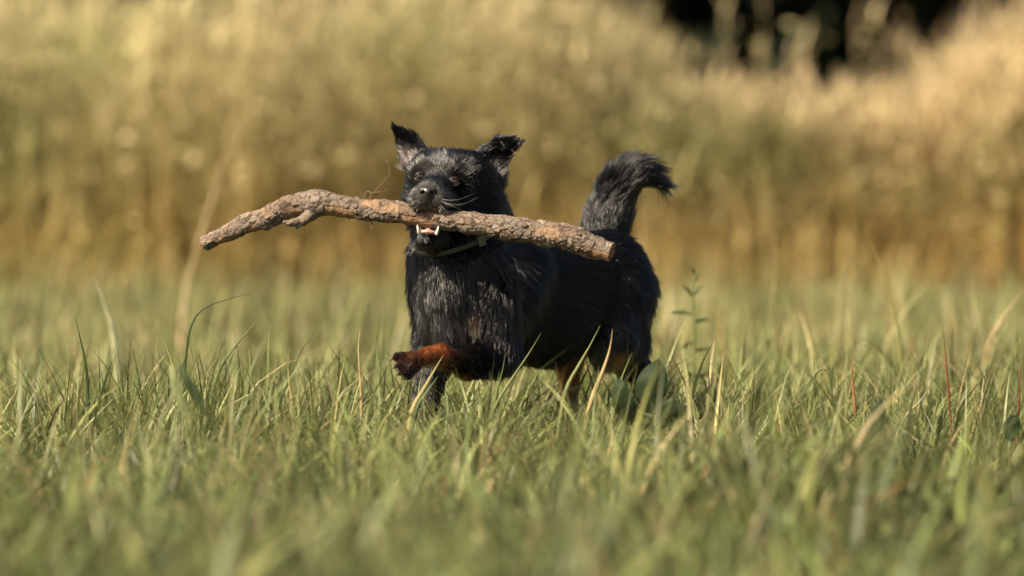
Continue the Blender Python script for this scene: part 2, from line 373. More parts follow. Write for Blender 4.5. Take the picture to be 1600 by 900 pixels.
def polygonise(prims, h):
    lo = np.min([pbox(q)[0] for q in prims if not q.get('cut')], 0) - 4 * h
    hi = np.max([pbox(q)[1] for q in prims if not q.get('cut')], 0) + 4 * h
    N = np.ceil((hi - lo) / h).astype(int) + 1
    ax = [lo[i] + h * np.arange(N[i]) for i in range(3)]
    D = np.full(N, 0.2, np.float32)
    for q in prims:
        a, b = pbox(q); k = q.get('k', 0.02); m = k + 3 * h
        i0 = np.clip(np.floor((a - m - lo) / h).astype(int), 0, N - 1); i1 = np.clip(np.ceil((b + m - lo) / h).astype(int) + 1, 1, N)
        if (i1 <= i0).any(): continue
        g = np.stack(np.meshgrid(*[ax[i][i0[i]:i1[i]] for i in range(3)], indexing='ij'), -1)
        d = pd(q, g); sl = tuple(slice(i0[i], i1[i]) for i in range(3)); o = D[sl]
        if q.get('cut'): d = -d; hh = np.clip(0.5 - 0.5 * (o - d) / k, 0, 1); D[sl] = o + (d - o) * hh + k * hh * (1 - hh)
        else: hh = np.clip(0.5 + 0.5 * (o - d) / k, 0, 1); D[sl] = o + (d - o) * hh - k * hh * (1 - hh)
    s = D < 0
    cs = sum(s[a:N[0] - 1 + a, b:N[1] - 1 + b, c:N[2] - 1 + c].astype(np.int8) for a in (0, 1) for b in (0, 1) for c in (0, 1))
    ci = np.argwhere((cs > 0) & (cs < 8)); idx = -np.ones(N, np.int64); idx[tuple(ci.T)] = np.arange(len(ci))
    corner = np.array([(a, b, c) for a in (0, 1) for b in (0, 1) for c in (0, 1)])
    val = np.stack([D[tuple((ci + c).T)] for c in corner], 1)
    acc = np.zeros((len(ci), 3)); cnt = np.zeros(len(ci))
    for i in range(8):
        for j in range(i + 1, 8):
            if abs(corner[i] - corner[j]).sum() != 1: continue
            m = (val[:, i] < 0) != (val[:, j] < 0); t = val[m, i] / (val[m, i] - val[m, j])
            acc[m] += corner[i] + t[:, None] * (corner[j] - corner[i]); cnt[m] += 1
    v = lo + h * (ci + acc / cnt[:, None])
    quads = []
    for axq in range(3):
        u, w = [(1, 2), (2, 0), (0, 1)][axq]
        sl0 = [slice(1, -1)] * 3; sl1 = [slice(1, -1)] * 3; sl1[axq] = slice(2, None)
        e = np.argwhere(s[tuple(sl0)] != s[tuple(sl1)]) + 1
        if not len(e): continue
        inside = s[tuple(e.T)]; du = np.zeros(3, int); du[u] = 1; dw = np.zeros(3, int); dw[w] = 1
        g = lambda o: idx[tuple((e - o).T)]
        qd = np.stack([g(du + dw), g(dw), g(0 * du), g(du)], 1)
        qd[~inside] = qd[~inside][:, ::-1]
        quads.append(qd[(qd >= 0).all(1)])
    return v, np.concatenate(quads)

def vnormals(v, q):
    n = np.zeros_like(v); fn = np.cross(v[q[:, 2]] - v[q[:, 0]], v[q[:, 3]] - v[q[:, 1]])
    for k in range(4): np.add.at(n, q[:, k], fn)
    return nrm(n)

# ------------------------------------------------------------------ the stick
def ysick(px): return 10.725 - (px - 668) * PX * 0.2
STICK = [(317, 379, 9), (322, 377, 11.5), (345, 368, 12.5), (382, 352, 14.5), (419, 338, 16.5), (456, 322, 17), (486, 318, 20.5), (510, 317, 20.5),
         (533, 321, 17.5), (567, 327, 16), (614, 332, 16), (648, 338, 14.5), (664, 341, 14.5), (702, 345, 16), (747, 349, 17.5), (802, 357, 18),
         (858, 366, 18), (902, 376, 19), (935, 387, 18), (955, 393, 16.5)]
def spline(pts, n):
    pts = np.asarray(pts, float); k = np.arange(len(pts)); u = np.linspace(0, len(pts) - 1, n); i = np.clip(u.astype(int), 0, len(pts) - 2); t = (u - i)[:, None]
    g = lambda j: pts[np.clip(j, 0, len(pts) - 1)]
    p0, p1, p2, p3 = g(i - 1), g(i), g(i + 1), g(i + 2)
    return 0.5 * (2 * p1 + (p2 - p0) * t + (2 * p0 - 5 * p1 + 4 * p2 - p3) * t ** 2 + (3 * p1 - p0 - 3 * p2 + p3) * t ** 3)
def resample(c, n):
    s = np.concatenate([[0], np.cumsum(np.linalg.norm(np.diff(c[:, :3], axis=0), axis=1))]); u = np.linspace(0, s[-1], n)
    return np.stack([np.interp(u, s, c[:, k]) for k in range(c.shape[1])], 1), u
def frames(c):
    T = nrm(np.gradient(c, axis=0)); up = np.array([0, 0, 1.0]) if abs(T[:, 2]).mean() < 0.8 else np.array([0, 1.0, 0])
    A = nrm(np.cross(T, up)); B = np.cross(A, T); return T, A, B
def tube(c, r, k=8, caps=True, start=0):
    """plain tapering tube along points c with radii r"""
    T, A, B = frames(c); a = np.linspace(0, 2 * math.pi, k, endpoint=False)
    v = c[:, None] + r[:, None, None] * (np.cos(a)[None, :, None] * A[:, None] + np.sin(a)[None, :, None] * B[:, None])
    i = np.arange(len(c) * k).reshape(-1, k); f = np.stack([i[:-1], i[1:], np.roll(i, -1, 1)[1:], np.roll(i, -1, 1)[:-1]], -1).reshape(-1, 4)
    return v.reshape(-1, 3), f, [np.array([i[0]]), np.array([i[-1][::-1]])] if caps else []

def bark_mat():
    m, n, l, b = newmat('bark')
    a = n.new('ShaderNodeAttribute'); a.attribute_name = 'col'
    tc = n.new('ShaderNodeTexCoord')
    t = n.new('ShaderNodeTexNoise'); t.inputs['Scale'].default_value = 220; t.inputs['Detail'].default_value = 6; t.inputs['Roughness'].default_value = 0.7
    l.new(tc.outputs['Object'], t.inputs['Vector'])
    mr = n.new('ShaderNodeMapRange'); mr.inputs[1].default_value = 0.25; mr.inputs[2].default_value = 0.75; mr.inputs[3].default_value = 0.62; mr.inputs[4].default_value = 1.38
    l.new(t.outputs['Fac'], mr.inputs[0])
    mx = n.new('ShaderNodeVectorMath'); mx.operation = 'SCALE'; l.new(a.outputs['Color'], mx.inputs[0]); l.new(mr.outputs[0], mx.inputs['Scale'])
    l.new(mx.outputs[0], b.inputs['Base Color']); b.inputs['Roughness'].default_value = 0.85; b.inputs['Specular IOR Level'].default_value = 0.25
    bp = n.new('ShaderNodeBump'); bp.inputs['Strength'].default_value = 0.6; bp.inputs['Distance'].default_value = 0.0015
    l.new(t.outputs['Fac'], bp.inputs['Height']); l.new(bp.outputs[0], b.inputs['Normal'])
    return m
M_BARK = bark_mat()

def worley(p, q, per=None):
    f1 = np.full(len(p), 9.0); f2 = f1.copy(); ix = np.zeros(len(p), int)
    for s in range(0, len(p), 4000):
        d = p[s:s + 4000, None] - q[None]
        if per: d[..., 1] = (d[..., 1] + per / 2) % per - per / 2
        d = np.sqrt((d ** 2).sum(-1)); o = np.argpartition(d, 1, axis=1)[:, :2]
        a = np.take_along_axis(d, o, 1); w = a.argmin(1); f1[s:s + 4000] = a.min(1); f2[s:s + 4000] = a.max(1); ix[s:s + 4000] = o[np.arange(len(o)), w]
    return f1, f2, ix

def build_stick():
    pts = np.array([np.concatenate([P(a, b, ysick(a)), [r * PX]]) for a, b, r in STICK])
    c, u = resample(spline(pts, 600), 620); cen, rad = c[:, :3].copy(), c[:, 3].copy()
    wob = vnoise(np.stack([u, u * 0], 1), 22, 2); cen[:, 2] += 0.0022 * wob; rad *= 1 + 0.07 * vnoise(np.stack([u, u * 0], 1), 35, 3)
    k = 84; T, A, B = frames(cen); th = np.linspace(0, 2 * math.pi, k, endpoint=False)
    U, TH = np.meshgrid(u, th, indexing='ij'); circ = 2 * math.pi * 0.021
    uv = np.stack([U.ravel(), (TH / (2 * math.pi) * circ).ravel()], 1)
    warp = uv + 0.0045 * np.stack([vnoise(uv, 90, 5), vnoise(uv, 90, 6)], 1)
    stretch = np.array([0.55, 1.0])
    q = np.stack([R.uniform(0, u[-1], 640), R.uniform(0, circ, 640)], 1)
    f1, f2, ix = worley(warp * stretch, q * stretch, circ)
    q2 = np.stack([R.uniform(0, u[-1], 3000), R.uniform(0, circ, 3000)], 1); g1, g2, _ = worley(uv + 0.0015 * np.stack([vnoise(uv, 200, 7), vnoise(uv, 200, 8)], 1), q2, circ); fine = sst(0.0, 0.0012, g2 - g1)
    crack = sst(0.0, 0.0018, f2 - f1) * (0.6 + 0.4 * fine); hcell = R.uniform(0, 1, len(q))[ix]
    big = vnoise(uv, 26, 9) + 0.5 * vnoise(uv, 60, 10)
    bare = sst(0.35, 0.6, big + 0.35 * (np.abs(U.ravel() - 0.43) < 0.05))   # bark rubbed off in patches
    tl = R.normal(0, 1, (len(q), 2)) * np.array([0.10, 0.16]); dq = uv - q[ix]; dq[:, 1] = (dq[:, 1] + circ / 2) % circ - circ / 2; tilt = np.clip((tl[ix] * dq).sum(1), -0.0016, 0.0016)
    hgt = (1 - bare) * tilt * crack + (1 - bare) * (0.0012 + 0.0026 * hcell ** 1.5) * crack + 0.0009 * vnoise(uv, 260, 12) + 0.0012 * vnoise(uv, 70, 13) + bare * 0.0004 * vnoise(uv * np.array([0.25, 1]), 500, 14)
    ovl = 1 + 0.05 * np.cos(2 * TH + 3 * U * 8)
    rr = (rad[:, None] * ovl) + 0.7 * hgt.reshape(U.shape) - 0.001
    v = cen[:, None] + rr[..., None] * (np.cos(TH)[..., None] * A[:, None] + np.sin(TH)[..., None] * B[:, None])
    grey = np.array([0.190, 0.158, 0.130]); brown = np.array([0.17, 0.118, 0.082]); dark = np.array([0.035, 0.022, 0.015]); wood = np.array([0.28, 0.175, 0.105]); pale = np.array([0.38, 0.31, 0.25])
    mixv = np.clip(0.5 + 0.6 * vnoise(uv, 18, 20) + 0.5 * (hcell - 0.5), 0, 1)[:, None]
    col = lerp(grey, brown, mixv); col = lerp(col, pale, (hcell > 0.82)[:, None] * 0.35)
    col = lerp(dark, col, (0.15 + 0.85 * crack)[:, None]); col = lerp(col, wood, (bare * 0.8)[:, None])
    i = np.arange(len(u) * k).reshape(-1, k); f = np.stack([i[:-1], i[1:], np.roll(i, -1, 1)[1:], np.roll(i, -1, 1)[:-1]], -1).reshape(-1, 4)
    root = empty('stick', (cen[300, 0], cen[300, 1], cen[300, 2]))
    tag(root, 'thick crooked bark-covered branch carried crosswise in the dog\'s mouth', 'stick')
    body = mesh('bark', v.reshape(-1, 3), f, M_BARK, root, cen[300], attrs={'col': col})
    body['label'] = 'cracked grey brown bark rubbed bare in patches'
    # broken ends
    M_WOOD = plain('broken_wood', (0.36, 0.20, 0.11), 0.85, noise=0.45, nscale=240)
    for e, s in ((0, -1), (len(u) - 1, 1)):
        ring = v[e]; c0 = ring.mean(0); vs = [ring + T[e] * s * 0.0005]; K = 6
        for j in range(1, K):
            g = 1 - j / K; dep = T[e] * s * (0.004 * (1 - g * g)); jit = R.normal(0, 0.0012, (k, 3))
            vs.append(c0 + (ring - c0) * g + dep + jit)
        vv = np.concatenate(vs + [[c0 + T[e] * s * 0.004]]); ii = np.arange(K * k).reshape(K, k)
        qf = np.stack([ii[:-1], ii[1:], np.roll(ii, -1, 1)[1:], np.roll(ii, -1, 1)[:-1]], -1).reshape(-1, 4)
        tf = np.stack([ii[-1], np.full(k, K * k), np.roll(ii[-1], -1)], -1)
        mesh('broken_end', vv, [qf, tf], M_WOOD, root, c0, smooth=False)
    # side stub underneath
    ps = [P(492, 328, 10.765), P(482, 338, 10.752), P(470, 345, 10.742), P(456, 348, 10.736), P(442, 347, 10.730)]
    rs = np.array([10, 9.5, 8, 5.5, 2.2]) * PX
    cc, uu = resample(spline(np.column_stack([ps, rs]), 60), 40); vv, ff, caps = tube(cc[:, :3], cc[:, 3], 20)
    vv = vv + (0.0026 * vnoise(vv, 130, 31) + 0.0014 * vnoise(vv, 350, 33))[:, None] * nrm(vv - np.repeat(cc[:, :3], 20, 0))
    cs = lerp(grey, brown, np.clip(0.5 + vnoise(vv, 150, 32), 0, 1)[:, None])
    st = mesh('branch_stub', vv, [ff] + caps, M_BARK, root, cc[0, :3], attrs={'col': cs})
    ps = [P(470, 347, 10.740), P(466, 353, 10.738), P(463, 358, 10.737)]
    vv, ff, caps = tube(np.array(ps), np.array([5, 3.5, 1.0]) * PX, 10)
    mesh('splinter', vv, [ff] + caps, M_BARK, st, ps[0], attrs={'col': np.tile(grey * 0.9, (len(vv), 1))})
    # lifted bark flakes
    for a, b, w, hh, z in [(470, 318, 8, 5, 1), (735, 338, 10, 7, 1), (620, 336, 7, 6, 1), (882, 372, 8, 6, 1), (905, 366, 6, 3, 1), (430, 330, 7, 6, 1), (820, 352, 8, 5, 1), (555, 322, 7, 6, 1), (690, 338, 6, 5, 1)]:
        j = int(np.argmin(np.abs(cen[:, 0] / cen[:, 1] - (a - 800) / F))); c0 = cen[j] + np.array([0, -rad[j] * (0.98 if abs((b - HOR) / F * cen[j, 1] - (CAM_H - cen[j, 2])) < rad[j] * 0.6 else 0.5), 0]); c0[2] = CAM_H - (b - HOR) / F * c0[1]
        aa = np.linspace(0, 2 * math.pi, 9, endpoint=False); rj = R.uniform(0.7, 1.2, 9)
        ring = np.stack([np.cos(aa) * w * 0.6 * PX * rj, np.zeros(9), np.sin(aa) * hh * 0.7 * PX * rj], 1)
        vv = np.concatenate([c0 + ring, c0 + ring * 0.8 + np.array([0, -0.0026, 0.0004])]); fr = np.array([[m, (m + 1) % 9, 9 + (m + 1) % 9, 9 + m] for m in range(9)])
        cf = lerp(grey, brown, R.random()) * R.uniform(0.8, 1.25)
        mesh('bark_flake', vv, [fr, np.arange(9, 18)[None]], M_BARK, root, c0, smooth=False, attrs={'col': np.tile(cf, (18, 1))})
    # fine dry rootlets caught on the stick
    M_TWIG = plain('rootlet', (0.13, 0.08, 0.045), 0.8)
    y = ysick(580) - 0.004
    for pl, w in [([(576, 313), (585, 300), (598, 286), (608, 274)], 1.4), ([(608, 274), (609, 262), (607, 254), (610, 250)], 1.1), ([(568, 309), (574, 299), (583, 303), (592, 304)], 1.6),
                  ([(585, 300), (596, 300), (604, 299), (605, 295)], 1.0), ([(578, 343), (582, 350), (578, 355), (583, 358), (582, 353)], 1.6), ([(563, 340), (561, 347)], 1.1), ([(540, 340), (537, 344)], 1.2), ([(607, 254), (603, 251), (605, 249)], 0.9)]:
        cc, uu = resample(spline([np.concatenate([P(a, b, y + 0.004 * math.sin(a)), [w * PX * 0.55]]) for a, b in pl], 30), 14)
        vv, ff, caps = tube(cc[:, :3], cc[:, 3] * np.linspace(1.15, 0.7, 14), 6); mesh('rootlet', vv, [ff] + caps, M_TWIG, root, cc[0, :3])
    return cen, rad
STICK_C, STICK_R = build_stick()

# ------------------------------------------------------------------ the dog
BLACK = (0.0028, 0.0027, 0.0028); TAN = (0.46, 0.20, 0.065); RUST = (0.27, 0.105, 0.042); BROWN = (0.16, 0.085, 0.04); GREY = (0.045, 0.042, 0.042)
BACK = nrm(np.array([0.64, 0.77, 0.0])); DOWN = np.array([0, 0, -1.0]); NOSE = P(668, 303, 10.66)
prims = []
def cone(a, b, k=0.025, flow=DOWN, L=0.03, lift=0.25, col=BLACK, dens=1.0, cut=False, bone=None):
    A, B_ = P(*a[:3]), P(*b[:3])
    prims.append(dict(g=('cone', A, B_, a[3] * PX, b[3] * PX), k=k, flow=flow, L=L, lift=lift, col=col, dens=dens, cut=cut, along=isinstance(flow, str) and flow == 'along', rad=isinstance(flow, str) and flow == 'nose', tip=isinstance(flow, str) and flow == 'tip'))
def ear(a, b, c, r, k=0.008, flow=DOWN, L=0.012, lift=0.35, col=BLACK):
    prims.append(dict(g=('tri', P(*a), P(*b), P(*c), r * PX), k=k, flow=flow, L=L, lift=lift, col=col, dens=1.2, cut=False, along=False, rad=False))
bf = nrm(BACK + 0.45 * DOWN)
# trunk
cone((775, 446, 10.95, 68), (945, 436, 11.20, 62), 0.03, nrm(BACK + 0.35 * DOWN), 0.030, 0.16)
cone((738, 492, 10.89, 64), (850, 500, 11.05, 62), 0.04, bf, 0.032, 0.20)
cone((850, 500, 11.05, 62), (928, 468, 11.15, 50), 0.04, bf, 0.034, 0.20)
cone((944, 428, 11.20, 60), (954, 452, 11.21, 60), 0.03, nrm(BACK + 0.9 * DOWN), 0.034, 0.26)
cone((805, 415, 10.93, 44), (790, 460, 10.87, 48), 0.04, nrm(BACK + 0.7 * DOWN), 0.034, 0.30)          # shoulder blade
# chest and neck
cone((712, 450, 10.85, 58), (722, 500, 10.86, 52), 0.035, nrm(DOWN + np.array([0.05, 0, 0])), 0.036, 0.42)
cone((716, 400, 10.87, 66), (735, 440, 10.92, 66), 0.035, nrm(DOWN + 0.3 * BACK), 0.034, 0.30)
cone((716, 318, 10.865, 56), (716, 395, 10.865, 66), 0.03, nrm(DOWN + 0.3 * BACK), 0.030, 0.32)
cone((734, 334, 10.89, 44), (795, 428, 11.0, 56), 0.03, nrm(DOWN + 0.8 * BACK), 0.034, 0.30)
# right fore leg (planted)
cone((688, 440, 10.90, 39), (686, 530, 10.90, 32), 0.03, DOWN, 0.032, 0.38)
cone((686, 530, 10.90, 32), (664, 625, 10.86, 17), 0.02, DOWN, 0.020, 0.25)
cone((664, 625, 10.86, 16), (660, 700, 10.85, 14), 0.015, DOWN, 0.013, 0.25, (0.02, 0.01, 0.006))
cone((660, 702, 10.85, 14), (655, 716, 10.81, 15), 0.015, DOWN, 0.007, 0.2, RUST)
for dx, dy in ((-11, 0), (-4, -0.012), (5, -0.012), (12, 0)): cone((655 + dx, 717, 10.795 + dy, 7), (654 + dx, 720, 10.775 + dy, 6), 0.006, DOWN, 0.005, 0.2, RUST)
# left fore leg (lifted, forearm across, paw hanging)
cone((770, 455, 10.85, 46), (772, 545, 10.85, 36), 0.03, nrm(DOWN + np.array([-0.15, 0, 0])), 0.032, 0.38)
cone((772, 550, 10.85, 32), (735, 568, 10.76, 20), 0.02, 'along', 0.020, 0.25)
cone((735, 569, 10.76, 19), (696, 560, 10.69, 15), 0.02, 'along', 0.016, 0.25, (0.010, 0.006, 0.005))
cone((688, 555, 10.69, 16), (668, 557, 10.668, 12), 0.012, 'along', 0.012, 0.28, RUST)
cone((668, 557, 10.668, 11.5), (645, 562, 10.652, 11), 0.010, 'along', 0.012, 0.35, (0.13, 0.045, 0.018))
TOES = ((-6, 0.002, -11), (-3, -0.010, 2), (3, -0.016, 12), (11, -0.010, 18))
for dx, dy, dz in TOES:
    cone((645 + dx * 0.6, 563 + dz * 0.4, 10.655 + dy, 7.5), (627 + dx, 569 + dz, 10.643 + dy, 6.5), 0.004, 'along', 0.009, 0.3, (0.012, 0.007, 0.005))  # shadow on the hanging toes is put into their dark colour
# left hind leg (near side)
cone((966, 455, 11.16, 44), (950, 540, 11.10, 32), 0.03, nrm(DOWN + 0.3 * BACK), 0.032, 0.24)
cone((978, 455, 11.19, 36), (982, 530, 11.17, 28), 0.03, nrm(DOWN + 0.35 * BACK), 0.034, 0.28)
cone((958, 540, 11.10, 30), (1022, 600, 11.24, 15), 0.02, 'along', 0.020, 0.25)
cone((1022, 600, 11.24, 14), (1006, 690, 11.18, 11), 0.012, DOWN, 0.010, 0.22, (0.10, 0.05, 0.02))
cone((1006, 694, 11.18, 12), (992, 712, 11.13, 14), 0.012, DOWN, 0.006, 0.2, TAN)
for dx, dy in ((-11, 0), (-4, -0.012), (5, -0.012), (12, 0)): cone((990 + dx, 715, 11.115 + dy, 7), (988 + dx, 718, 11.095 + dy, 6), 0.006, DOWN, 0.005, 0.2, TAN)
# right hind leg (far side, swung forward)
cone((905, 470, 11.24, 44), (885, 545, 11.16, 28), 0.03, DOWN, 0.026, 0.22)
cone((885, 545, 11.16, 26), (890, 600, 11.19, 15), 0.02, DOWN, 0.012, 0.22, TAN)
cone((890, 600, 11.19, 14), (892, 640, 11.22, 12), 0.012, DOWN, 0.008, 0.22, TAN)
cone((892, 640, 11.22, 12), (868, 705, 11.12, 11), 0.012, DOWN, 0.008, 0.22, BROWN)
cone((868, 705, 11.12, 12), (858, 714, 11.08, 13), 0.012, DOWN, 0.006, 0.2, TAN)
for dx, dy in ((-11, 0), (-4, -0.012), (5, -0.012), (12, 0)): cone((856 + dx, 716, 11.065 + dy, 7), (854 + dx, 719, 11.045 + dy, 6), 0.006, DOWN, 0.005, 0.2, TAN)
# tail
TAIL = [(943, 378, 11.26, 36), (950, 340, 11.29, 28), (958, 312, 11.30, 24), (967, 291, 11.30, 22), (979, 278, 11.30, 19), (993, 272, 11.30, 15), (1006, 274, 11.30, 11), (1017, 281, 11.30, 6)]
for i in range(len(TAIL) - 1):
    cone(TAIL[i], TAIL[i + 1], 0.02, 'along' if i < 4 else 'tip', (0.034 + 0.014 * i / 6) if i < 4 else 0.056, 0.30 if i < 4 else 0.15, BLACK, 1.3)
# head
cone((686, 284, 10.835, 46), (728, 288, 10.845, 45), 0.02, 'nose', 0.020, 0.32)
cone((672, 270, 10.815, 30), (725, 272, 10.82, 32), 0.02, 'nose', 0.018, 0.34)
cone((742, 312, 10.86, 36), (738, 330, 10.87, 32), 0.02, 'nose', 0.030, 0.30)
cone((664, 312, 10.85, 30), (672, 335, 10.855, 30), 0.02, 'nose', 0.026, 0.30)
cone((684, 296, 10.780, 26), (671, 303, 10.712, 22), 0.02, 'nose', 0.008, 0.3)
cone((654, 310, 10.705, 16), (656, 322, 10.765, 20), 0.010, 'nose', 0.009, 0.3)
cone((686, 312, 10.705, 17), (698, 322, 10.765, 22), 0.010, 'nose', 0.009, 0.3)
cone((664, 260, 10.793, 14), (652, 265, 10.803, 11), 0.012, 'nose', 0.010, 0.25)
cone((704, 264, 10.790, 15), (718, 270, 10.800, 12), 0.012, 'nose', 0.010, 0.25)
cone((686, 372, 10.81, 26), (669, 372, 10.735, 16), 0.015, nrm(DOWN + 0.5 * BACK), 0.012, 0.25)
cone((640, 338, 10.728, 7), (700, 345, 10.715, 7), 0.006, cut=True)                       # gape of the mouth
cone((668, 344, 10.760, 10), (664, 345, 10.62, 12), 0.006, cut=True)
cone((655, 344, 10.745, 8), (652, 345, 10.62, 9), 0.006, cut=True); cone((683, 346, 10.745, 8), (685, 347, 10.62, 9), 0.006, cut=True)
cone((758, 320, 10.87, 22), (764, 332, 10.89, 22), 0.02, nrm(np.array([0.7, 0.3, -0.5])), 0.030, 0.42, (0.02, 0.019, 0.019))
# ears
eu = nrm(P(614, 194, 10.83) - P(648, 250, 10.84)); ef = nrm(P(812, 220, 10.84) - P(765, 255, 10.86))
ear((636, 262, 10.835), (664, 240, 10.85), (640, 226, 10.865), 5.0, 0.012, eu, 0.018)
ear((636, 262, 10.835), (628, 225, 10.855), (640, 226, 10.865), 4.5, 0.010, eu, 0.018)
ear((664, 240, 10.85), (648, 216, 10.855), (640, 226, 10.865), 4.5, 0.010, eu, 0.018)
ear((628, 226, 10.855), (647, 216, 10.857), (616, 198, 10.85), 4.2, 0.008, eu, 0.010)
ear((748, 242, 10.86), (780, 288, 10.86), (776, 236, 10.88), 5.0, 0.012, ef, 0.018)
ear((748, 242, 10.86), (776, 236, 10.88), (776, 221, 10.855), 4.5, 0.010, ef, 0.018)
ear((780, 288, 10.86), (776, 236, 10.88), (790, 240, 10.86), 4.5, 0.010, ef, 0.018)
ear((776, 221, 10.855), (776, 236, 10.88), (800, 221, 10.84), 4.0, 0.010, ef, 0.018)
ear((776, 236, 10.88), (792, 242, 10.855), (800, 222, 10.84), 4.0, 0.010, ef, 0.018)
ear((784, 219, 10.845), (803, 232, 10.835), (813, 222, 10.825), 3.6, 0.008, ef, 0.010)

def build_dog():
    v, q = polygonise(prims, 0.0042)
    # keep it one smooth surface
    for it in range(2):
        acc = np.zeros_like(v); cnt = np.zeros(len(v))
        for k in range(4):
            np.add.at(acc, q[:, k], v[q[:, (k + 1) % 4]] + v[q[:, (k - 1) % 4]]); np.add.at(cnt, q[:, k], 2)
        v = v + 0.35 * (acc / cnt[:, None] - v)
    nv = vnormals(v, q)
    # fur flow, length, colour of every skin point, blended from the nearby masses
    real = [p for p in prims if not p['cut']]
    Dm = np.stack([pd(p, v) for p in real], 1); w = np.exp(-(Dm - Dm.min(1, keepdims=True)) / 0.010); w /= w.sum(1, keepdims=True)
    flow = np.zeros_like(v); Lf = np.zeros(len(v)); lift = Lf.copy(); den = Lf.copy(); col = np.zeros_like(v)
    for i, p in enumerate(real):
        wi = w[:, i:i + 1]
        if p['along']: fl = nrm(p['g'][2] - p['g'][1])[None]
        elif p.get('tip'): fl = nrm(P(1052, 300, 11.30) - v)
        elif p['rad']: fl = nrm(v - NOSE - np.array([0, 0.01, 0.0]))
        else: fl = np.asarray(p['flow'])[None]
        flow += wi * fl; Lf += w[:, i] * p['L']; lift += w[:, i] * p['lift']; den += w[:, i] * p['dens']; col += wi * np.array(p['col'])
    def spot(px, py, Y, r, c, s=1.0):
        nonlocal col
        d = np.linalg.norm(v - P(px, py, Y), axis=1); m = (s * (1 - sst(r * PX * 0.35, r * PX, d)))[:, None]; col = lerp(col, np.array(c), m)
    spot(737, 490, 10.79, 20, (0.12, 0.065, 0.03), 0.7); spot(966, 562, 11.08, 28, TAN, 0.9); spot(700, 520, 10.86, 26, (0.07, 0.03, 0.015), 0.7); spot(730, 585, 10.75, 18, (0.12, 0.05, 0.02), 0.8)
    spot(676, 548, 10.675, 20, (0.32, 0.12, 0.045), 0.9)
    # thin grey undercoat inside the ears
    spot(634, 246, 10.835, 26, (0.12, 0.10, 0.095), 0.9); spot(776, 262, 10.85, 26, (0.05, 0.045, 0.045), 0.7)
    spot(683, 268, 10.79, 50, (0.050, 0.048, 0.047), 0.9); spot(670, 310, 10.70, 46, (0.065, 0.059, 0.055), 0.9); spot(655, 274, 10.785, 24, (0.004, 0.004, 0.004), 0.95); spot(707, 279, 10.785, 27, (0.004, 0.004, 0.004), 0.95); spot(640, 296, 10.82, 24, (0.03, 0.03, 0.03), 0.6); spot(775, 270, 10.86, 30, (0.03, 0.03, 0.03), 0.6); spot(690, 490, 10.83, 66, (0.015, 0.0145, 0.0145), 0.85); spot(785, 500, 10.80, 55, (0.011, 0.0105, 0.0105), 0.8)  # sun sheen painted as grey on forehead, muzzle and chest; eye surrounds left black
    # bare skin: nose, eyes, lips, where the stick lies in the mouth
    bare = np.zeros(len(v))
    ms = np.linalg.norm(v[:, None] - STICK_C[None, ::6], axis=2) - STICK_R[None, ::6]
    bare = np.maximum(bare, 1 - sst(0.004, 0.009, ms.min(1)))
    bvh = BVHTree.FromPolygons([Vector(a) for a in v], q.tolist())
    def hit(px, py):
        d = Vector(P(px, py, 1.0) - np.array([0, 0, CAM_H])); r = bvh.ray_cast(Vector((0, 0, CAM_H)), d.normalized())
        return np.array(r[0]), np.array(r[1])
    EYES = []
    for px, py in ((657, 277), (709, 285)):
        h, n = hit(px, py); vd = nrm(h - np.array([0, 0, CAM_H])); EYES.append(h + vd * 0.0046)
    for e in EYES:
        de = np.linalg.norm(v - e, axis=1); bare = np.maximum(bare, 1 - sst(0.0115, 0.0145, de)); Lf = Lf * (0.30 + 0.70 * sst(0.012, 0.036, de)); lift = lift * (0.4 + 0.6 * sst(0.012, 0.03, de))
        away = nrm(v - e + np.array([0, -0.004, 0])); flow = nrm(flow) + 1.2 * away * (1 - sst(0.012, 0.030, de))[:, None]
    nh, nn = hit(668, 301); NC = nh + np.array([0, 0.0034, 0])
    bare = np.maximum(bare, 1 - sst(0.0145, 0.019, np.linalg.norm((v - NC) * np.array([0.85, 1, 1]), axis=1)))

    for px, py in ((700, 396), (720, 392), (738, 385), (755, 376)):
        h, _ = hit(px, py); Lf = Lf * (0.25 + 0.75 * sst(0.012, 0.030, np.linalg.norm(v - h, axis=1)))
    base = np.array([0.0, 0.0, 0.0]); base[:2] = P(820, 700, 11.0)[:2]
    root = empty('dog', base)
    tag(root, 'black shaggy dog with tan legs trotting through the grass carrying a thick stick', 'dog')
    M_SKIN, n_, l_, b_ = newmat('dog_skin')
    a_ = n_.new('ShaderNodeAttribute'); a_.attribute_name = 'col'; l_.new(a_.outputs['Color'], b_.inputs['Base Color']); b_.inputs['Roughness'].default_value = 0.75
    b_.inputs['Specular IOR Level'].default_value = 0.1
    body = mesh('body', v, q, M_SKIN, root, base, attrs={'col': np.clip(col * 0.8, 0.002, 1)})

    # ---------------- fur
    tri = np.concatenate([q[:, [0, 1, 2]], q[:, [0, 2, 3]]])
    e1, e2 = v[tri[:, 1]] - v[tri[:, 0]], v[tri[:, 2]] - v[tri[:, 0]]
    area = 0.5 * np.linalg.norm(np.cross(e1, e2), axis=1); shortness = np.clip(0.016 / np.maximum(Lf, 0.004), 0.8, 2.4)
    wt = area * (den * shortness * (1 - bare))[tri].mean(1); wt /= wt.sum()
    def sample(N):
        t = R.choice(len(tri), N, p=wt); a, b = R.random(N), R.random(N); m = a + b > 1; a[m], b[m] = 1 - a[m], 1 - b[m]
        bc = np.stack([1 - a - b, a, b], 1); T3 = tri[t]
        I = lambda x: (x[T3] * (bc[..., None] if x.ndim == 2 else bc)).sum(1)
        return I(v), nrm(I(nv)), I(flow), I(Lf), I(lift), I(col), I(bare)
    K = 6; ts = np.linspace(0, 1, K)
